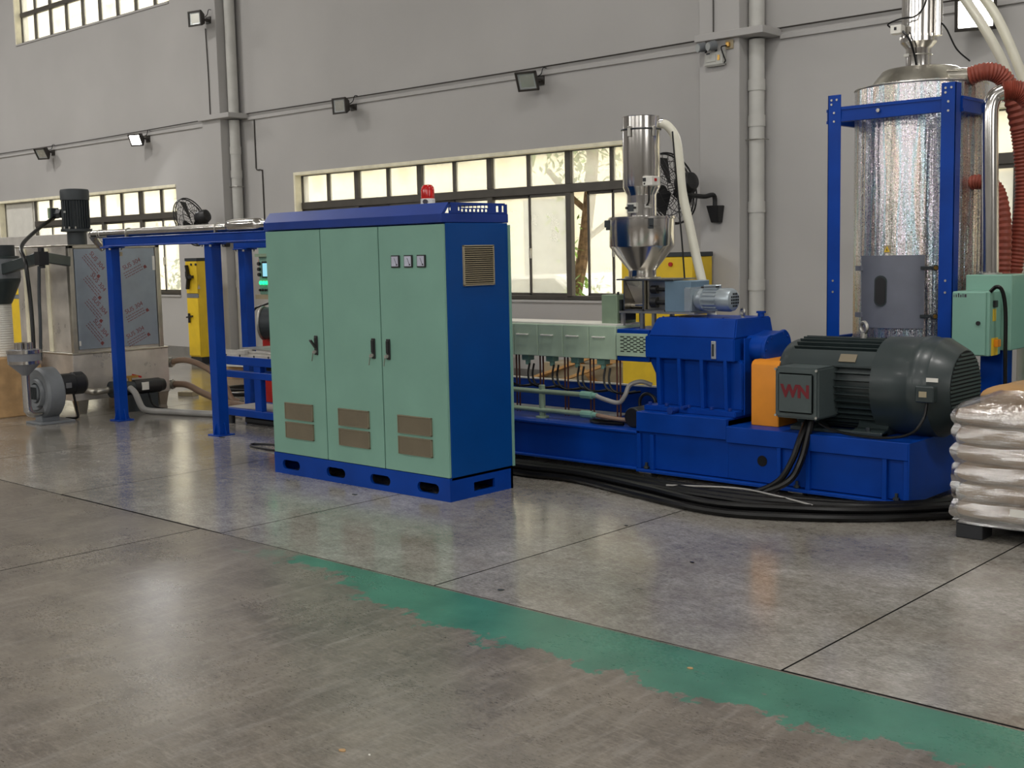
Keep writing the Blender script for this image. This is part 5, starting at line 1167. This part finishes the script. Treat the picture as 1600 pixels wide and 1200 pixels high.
cable('floor_loop', [(-7.0, 5.86, .01), (-7.6, 5.78, .01), (-8.15, 5.76, .01), (-8.3, 5.86, .01), (-8.0, 5.96, .01), (-7.3, 6.0, .01)], .009, 'thin black cable loop on the floor left of the control cabinet')
def scrap(nm, c, sx, sy, h, rot, mat, label, cat):
    R = Matrix.Rotation(rot, 3, 'Z'); g = G()
    pts = [(-sx/2, -sy/2), (sx/2, -sy/2*.8), (sx/2*.9, sy/2), (-sx/2*.85, sy/2*.9)]
    g.prism(pts, 'z', 0, h); g.v = [R @ v+Vector(c) for v in g.v]; return tag(g.build(nm, mat, bevel=.003), label, cat)
scrap('cardboard_box', (-12.9, 9.3, 0), 1.0, .5, .17, .1, 'cardboard', 'open tan cardboard box on the floor below the left window', 'box')
scrap('foam_sheet', (-12.4, 9.35, .175), 1.9, .7, .03, .15, 'white_plastic', 'white foam sheet lying on the cardboard box', 'sheet')
scrap('foam_offcut', (-10.9, 7.75, 0), .22, .2, .05, .7, 'white_plastic', 'small white foam offcut on the floor behind the gantry', 'scrap')
scrap('paper_scrap', (-12.0, 7.6, 0), .2, .14, .05, .3, 'vent_tan', 'crumpled tan paper on the floor by the dryer leg', 'scrap')
# ================================================================ blue stand with linear rail (strand table)
st = thing('strand_table', 'low blue steel stand with grey rails behind the gantry posts', 'table', (-8.9, 6.8, 0))
TX0, TX1, TY0, TY1 = -9.72, -7.96, 6.5, 7.0
for y in (TY0, TY1-.08):
    G().box(TX0, TX1, y, y+.07, .565, .645).build('top_beam', 'blue', st, bevel=.003)
    G().box(TX0+.05, TX1, y, y+.07, .445, .508).build('middle_beam', 'blue', st, bevel=.003)
    G().box(TX0, TX1, y, y+.07, .085, .15).build('bottom_beam', 'blue', st, bevel=.003)
    for x in (-9.13, -8.08): G().box(x-.05, x+.05, y+.006, y+.064, .15, .565).build('leg', 'blue', st, bevel=.003)
G().box(TX0, TX1, TY0+.06, TY1-.08, .14, .15).build('drip_tray', 'tarp_grey', st)
G().box(TX0, TX1, TY0+.005, TY0+.06, .645, .665).box(TX0, TX1, TY0+.04, TY0+.06, .665, .70).box(TX0, TX1, TY1-.07, TY1-.02, .645, .69).build('linear_rail', 'tarp_grey', st)
bolts(st, [(-9.6+i*.22, TY0+.005, .655) for i in range(8)], (0, -1, 0), .01, .004, 'dark_motor')
G().box(-9.42, -9.30, TY0+.0, TY0+.12, .665, .71).build('carriage', 'tarp_grey', st, bevel=.003)
G().cyl((-9.3, TY0+.05, .685), (-7.98, TY0+.05, .685), .012, n=10).build('guide_rod', 'zinc', st)
G().add([(-9.5, 6.6, .71), (-8.75, 6.55, .70), (-8.6, 6.85, .72), (-9.1, 6.95, .73), (-9.5, 6.6, .72), (-8.75, 6.55, .71), (-8.6, 6.85, .73), (-9.1, 6.95, .74)], [(0, 1, 2, 3), (7, 6, 5, 4), (0, 4, 5, 1), (1, 5, 6, 2), (2, 6, 7, 3), (3, 7, 4, 0)]).build('catch_pan', 'zinc', st)
for x in (TX0+.1, -8.2): G().cyl((x, 6.55, 0), (x, 6.55, .085), .03, n=12).cyl((x, 6.93, 0), (x, 6.93, .085), .03, n=12).build('caster', 'pallet_black', st)
for i in range(5):
    y = 6.68+i*.03
    cable('table_wire', [(-8.7+i*.02, y, .50), (-8.78, y, .44-.02*i), (-8.95-.02*i, y, .32-.02*i), (-8.8, y, .24), (-8.5, y, .25), (-8.3, y, .30)], .009, 'black wire sagging under the blue stand, %s of five from the front' % ('first', 'second', 'third', 'fourth', 'last')[i], group='wires sagging under the blue stand', n=6)
tag(G().box(-9.15, -8.6, 6.62, 6.8, .51, .56).cyl((-8.9, 6.6, .55), (-8.6, 6.62, .55), .04, n=12).build('valve_block', 'dark_motor', bevel=.01), 'black valve block on the middle shelf of the blue stand', 'valve')
cable('table_lead', [(-8.62, 6.46, .69), (-8.56, 6.44, .62), (-8.58, 6.45, .54), (-8.6, 6.6, .53)], .01, 'black lead hanging over the front of the blue stand')
tag(G().box(-9.5, -8.3, 6.6, 6.87, .0, .07).build('dark_crate', 'pallet_black', bevel=.02), 'flat dark crate on the floor below the blue stand', 'crate')
# ================================================================ pelletizer panel
pn = thing('operator_panel', 'green operator panel with small screen and green lamps behind the cabinet', 'control panel', (-10.95, 8.1, 0))
G().box(-11.10, -10.2, 8.0, 8.3, 1.15, 1.70).build('case', 'mint', pn, bevel=.006)
G().box(-11.1, -10.2, 7.95, 8.0, 1.565, 1.6).build('hood', 'mint_dark', pn)
G().box(-11.035, -10.7, 7.99, 8.0, 1.33, 1.515).build('screen_bezel', 'black_plastic', pn, bevel=.003)
G().box(-11.015, -10.72, 7.987, 7.99, 1.35, 1.495).build('screen', 'screen', pn)
for i in range(4):
    G().cyl((-11.06+i*.055, 7.995, 1.28), (-11.06+i*.055, 7.98, 1.28), .021, n=14).build('green_lamp', 'led_green', pn)
    G().cyl((-11.08+i*.05, 7.995, 1.20), (-11.08+i*.05, 7.98, 1.20), .014, n=10).build('button', 'black_plastic', pn)
for z in (1.49, 1.43, 1.37): G().cyl((-11.075, 7.995, z), (-11.075, 7.97, z), .02, n=12).build('selector_knob', 'black_plastic', pn)
G().box(-11.16, -11.1, 8.05, 8.12, 1.15, 1.7).build('side_rail', 'wood', pn); G().box(-11.16, -11.1, 8.04, 8.05, 1.46, 1.54).build('red_switch', 'red', pn)
G().box(-11.16, -10.2, 7.98, 8.3, 1.10, 1.15).build('shelf', 'vent_tan', pn); G().box(-11.0, -10.9, 8.1, 8.2, 0, 1.1).box(-10.4, -10.3, 8.1, 8.2, 0, 1.1).build('stand_leg', 'red', pn)
pm = thing('pelletizer_motor', 'dark round motor on a red stand behind the control cabinet', 'motor', (-10.5, 7.75, 0))
G().cyl((-10.62, 7.7, .86), (-10.3, 7.9, .86), .17, n=30).build('drum', 'dark_motor', pm, bevel=.006); G().torus((-10.63, 7.695, .86), .17, .014, (.85, .53, 0), 36, 8).build('rim', 'zinc', pm)
G().box(-10.75, -10.35, 7.75, 7.95, 0, .7).build('stand', 'red', pm, bevel=.005)
cable('panel_wire', [(-10.9, 7.75, .7), (-10.85, 7.7, .85), (-10.8, 7.7, 1.0), (-10.7, 7.75, 1.05), (-10.55, 7.85, 1.1)], .012, 'black wire bundle beside the round motor on the red stand')
# ================================================================ yellow cabinets
def ycab(x0, x1, y0, y1, h, label, handle=True, lamp=False):
    t = thing('yellow_cabinet', label, 'cabinet', ((x0+x1)/2, (y0+y1)/2, 0), 'yellow electrical cabinets along the wall')
    G().box(x0+.01, x1-.01, y0+.02, y1, 0, .11).build('plinth', 'pallet_black', t)
    G().box(x0, x1, y0+.02, y1, .11, h).build('body', 'yellow', t, bevel=.004)
    G().box(x0-.01, x1+.01, y0, y1+.005, h, h+.045).build('cap', 'dark_motor', t, bevel=.003)
    G().box(x0+.004, x1-.004, y0, y0+.02, .13, .985).build('lower_door', 'yellow', t, bevel=.004)
    G().box(x0+.004, x1-.004, y0+.004, y0+.02, .99, 1.05).build('divider', 'casting_grey', t)
    G().box(x0+.004, x1-.004, y0, y0+.02, 1.055, h-.005).build('upper_door', 'yellow', t, bevel=.004)
    if handle:
        G().beam((x0+.12, y0-.03, 1.28), (x0+.08, y0-.03, 1.47), .045, .03).beam((x0+.12, y0-.03, 1.3), (x0+.08, y0-.03, 1.12), .05, .03).beam((x0+.11, y0-.03, 1.29), (x0+.22, y0-.03, 1.3), .05, .04).cyl((x0+.11, y0, 1.29), (x0+.11, y0-.04, 1.29), .05, n=14).build('switch_handle', 'black_plastic', t)
        G().beam((x0+.03, y0-.01, 1.3), (x0+.03, y0-.01, 1.38), .02, .02).build('latch', 'black_plastic', t)
        G().beam((x0+.07, y0-.02, .62), (x0+.07, y0-.02, .76), .02, .03).beam((x0+.03, y0-.04, .70), (x0+.15, y0-.01, .72), .02, .02).build('door_handle', 'black_plastic', t)
        G().prism([(x0+.3, 1.12), (x0+.38, 1.12), (x0+.34, 1.19)], 'y', y0-.003, y0).build('hazard_mark', 'vent_tan', t)
        for q in (.17, .29): G().cyl((x0+q, y0, 1.48), (x0+q, y0-.015, 1.48), .018, n=10).build('lamp', 'dark_motor', t)
    if lamp: G().cyl((x0+.63, y0, 1.40), (x0+.63, y0-.02, 1.40), .022, n=14).build('red_lamp', 'red', t)
ycab(-15.68, -15.38, 9.98, 10.2, 1.53, 'yellow cabinet with black switch handle in front of the left column')
ycab(-7.67, -6.78, 10.1, 10.45, 1.475, 'yellow cabinet with red lamp behind the feed hopper', False, True)
ycab(-19.6, -18.7, 8.9, 9.4, 1.5, 'yellow cabinet glimpsed beside the left-edge sleeve', False)
# ================================================================ wall fans
def fan(c, axis, R, wallp, label):
    t = thing('wall_fan', label, 'fan', wallp, 'black wall fans'); c = Vector(c); x, y, d = frame_for(axis)
    for nm, s in (('front_guard', 1), ('rear_guard', -1)):
        g = G().torus(c+d*s*.02, R, .009, d, 40, 6).torus(c+d*s*.07, R*.72, .004, d, 32, 5).torus(c+d*s*.095, R*.42, .004, d, 26, 5)
        for k in range(26):
            a = 2*pi*k/26; e_ = x*math.cos(a)+y*math.sin(a); a2 = a+.35; e2 = x*math.cos(a2)+y*math.sin(a2)
            g.tube([c+d*s*.02+e2*R, c+d*s*.07+(e_*.4+e2*.6)*R*.74, c+d*s*.1+e_*R*.42, c+d*s*.11+e_*R*.15], .0028, 4, 2)
        g.cyl(c+d*s*.10, c+d*s*.115, R*.17, n=20); g.build(nm, 'black_plastic', t)
    for k in range(3):
        a = 2*pi*k/3+.4; e_ = x*math.cos(a)+y*math.sin(a); f_ = d.cross(e_)
        P = [c+e_*.05-f_*.03-d*.015, c+e_*R*.9-f_*.13-d*.03, c+e_*R*.86+f_*.1+d*.03, c+e_*.05+f_*.04+d*.015]
        G().add(P+[q+d*.004 for q in P], [(0, 1, 2, 3), (7, 6, 5, 4), (0, 4, 5, 1), (1, 5, 6, 2), (2, 6, 7, 3), (3, 7, 4, 0)]).build('blade', 'black_plastic', t)
    G().lathe(c, [(.03, -.09), (.085, -.12), (.1, -.15), (.1, -.26), (.085, -.3), (.03, -.32)], d, 24).build('motor', 'black_plastic', t)
    W_ = Vector(wallp); j = c-d*.24+Vector((0, 0, -.12))
    G().tube([c-d*.2+Vector((0, 0, -.06)), j, (j+W_)/2+Vector((0, -.0, .06)), W_+Vector((0, -.09, .15)), W_+Vector((0, -.07, .02))], .024, 10).build('arm', 'black_plastic', t)
    G().add([W_+Vector(q) for q in ((-.07, -.13, .05), (.07, -.13, .05), (.07, 0, .05), (-.07, 0, .05), (-.045, -.08, -.12), (.045, -.08, -.12), (.045, 0, -.12), (-.045, 0, -.12))], [(0, 1, 2, 3), (7, 6, 5, 4), (0, 4, 5, 1), (1, 5, 6, 2), (2, 6, 7, 3), (3, 7, 4, 0)]).build('wall_bracket', 'black_plastic', t, bevel=.006)
fan((-7.05, 10.12, 2.16), (-.97, .12, -.2), .36, (-6.73, 10.5, 1.93), 'black wall fan on a bent arm behind the feed hopper')
fan((-15.45, 9.98, 2.1), (-.86, -.32, -.3), .36, (-15.3, 10.5, 1.85), 'black wall fan peeking over the gantry pipe')
# ================================================================ timber and boards behind the extruder
def plank(a, b, w_, h_, label): return tag(G().beam(a, b, w_, h_).build('timber_plank', 'wood', bevel=.003), label, 'plank', 'timber offcuts by the wall')
plank((-9.3, 10.2, .05), (-8.2, 10.45, .42), .1, .03, 'leaning timber plank, leftmost of the pile by the wall')
plank((-9.2, 10.3, .04), (-8.35, 10.5, .44), .09, .03, 'leaning timber plank with a split end beside the leftmost one')
plank((-8.75, 10.1, .06), (-7.95, 10.25, .34), .12, .03, 'timber plank propped towards the yellow cabinet')
plank((-8.15, 10.2, .35), (-7.7, 10.2, .39), .07, .05, 'short timber batten lying level beside the yellow cabinet')
plank((-8.6, 10.4, .4), (-8.1, 10.3, .04), .12, .02, 'board leaning the other way across the timber pile')
tag(G().box(-9.0, -7.75, 10.35, 10.75, 0, .3).build('plywood_box', 'vent_tan', bevel=.006), 'pale plywood box standing behind the timber planks', 'box')
wp = thing('wall_pipe', 'white pipe stub with coupling below the long window', 'pipe', (-9.75, 10.6, 0))
G().cyl((-9.75, 10.6, 0), (-9.75, 10.6, .5), .055, n=18).build('pipe', 'pvc_white', wp); G().cyl((-9.75, 10.6, .3), (-9.75, 10.6, .38), .068, n=18).build('coupling', 'pvc_white', wp)
tag(G().box(-10.5, -9.95, 10.55, 10.78, 0, .45).build('white_bin', 'white_plastic', bevel=.02), 'white plastic bin by the wall below the long window', 'bin')
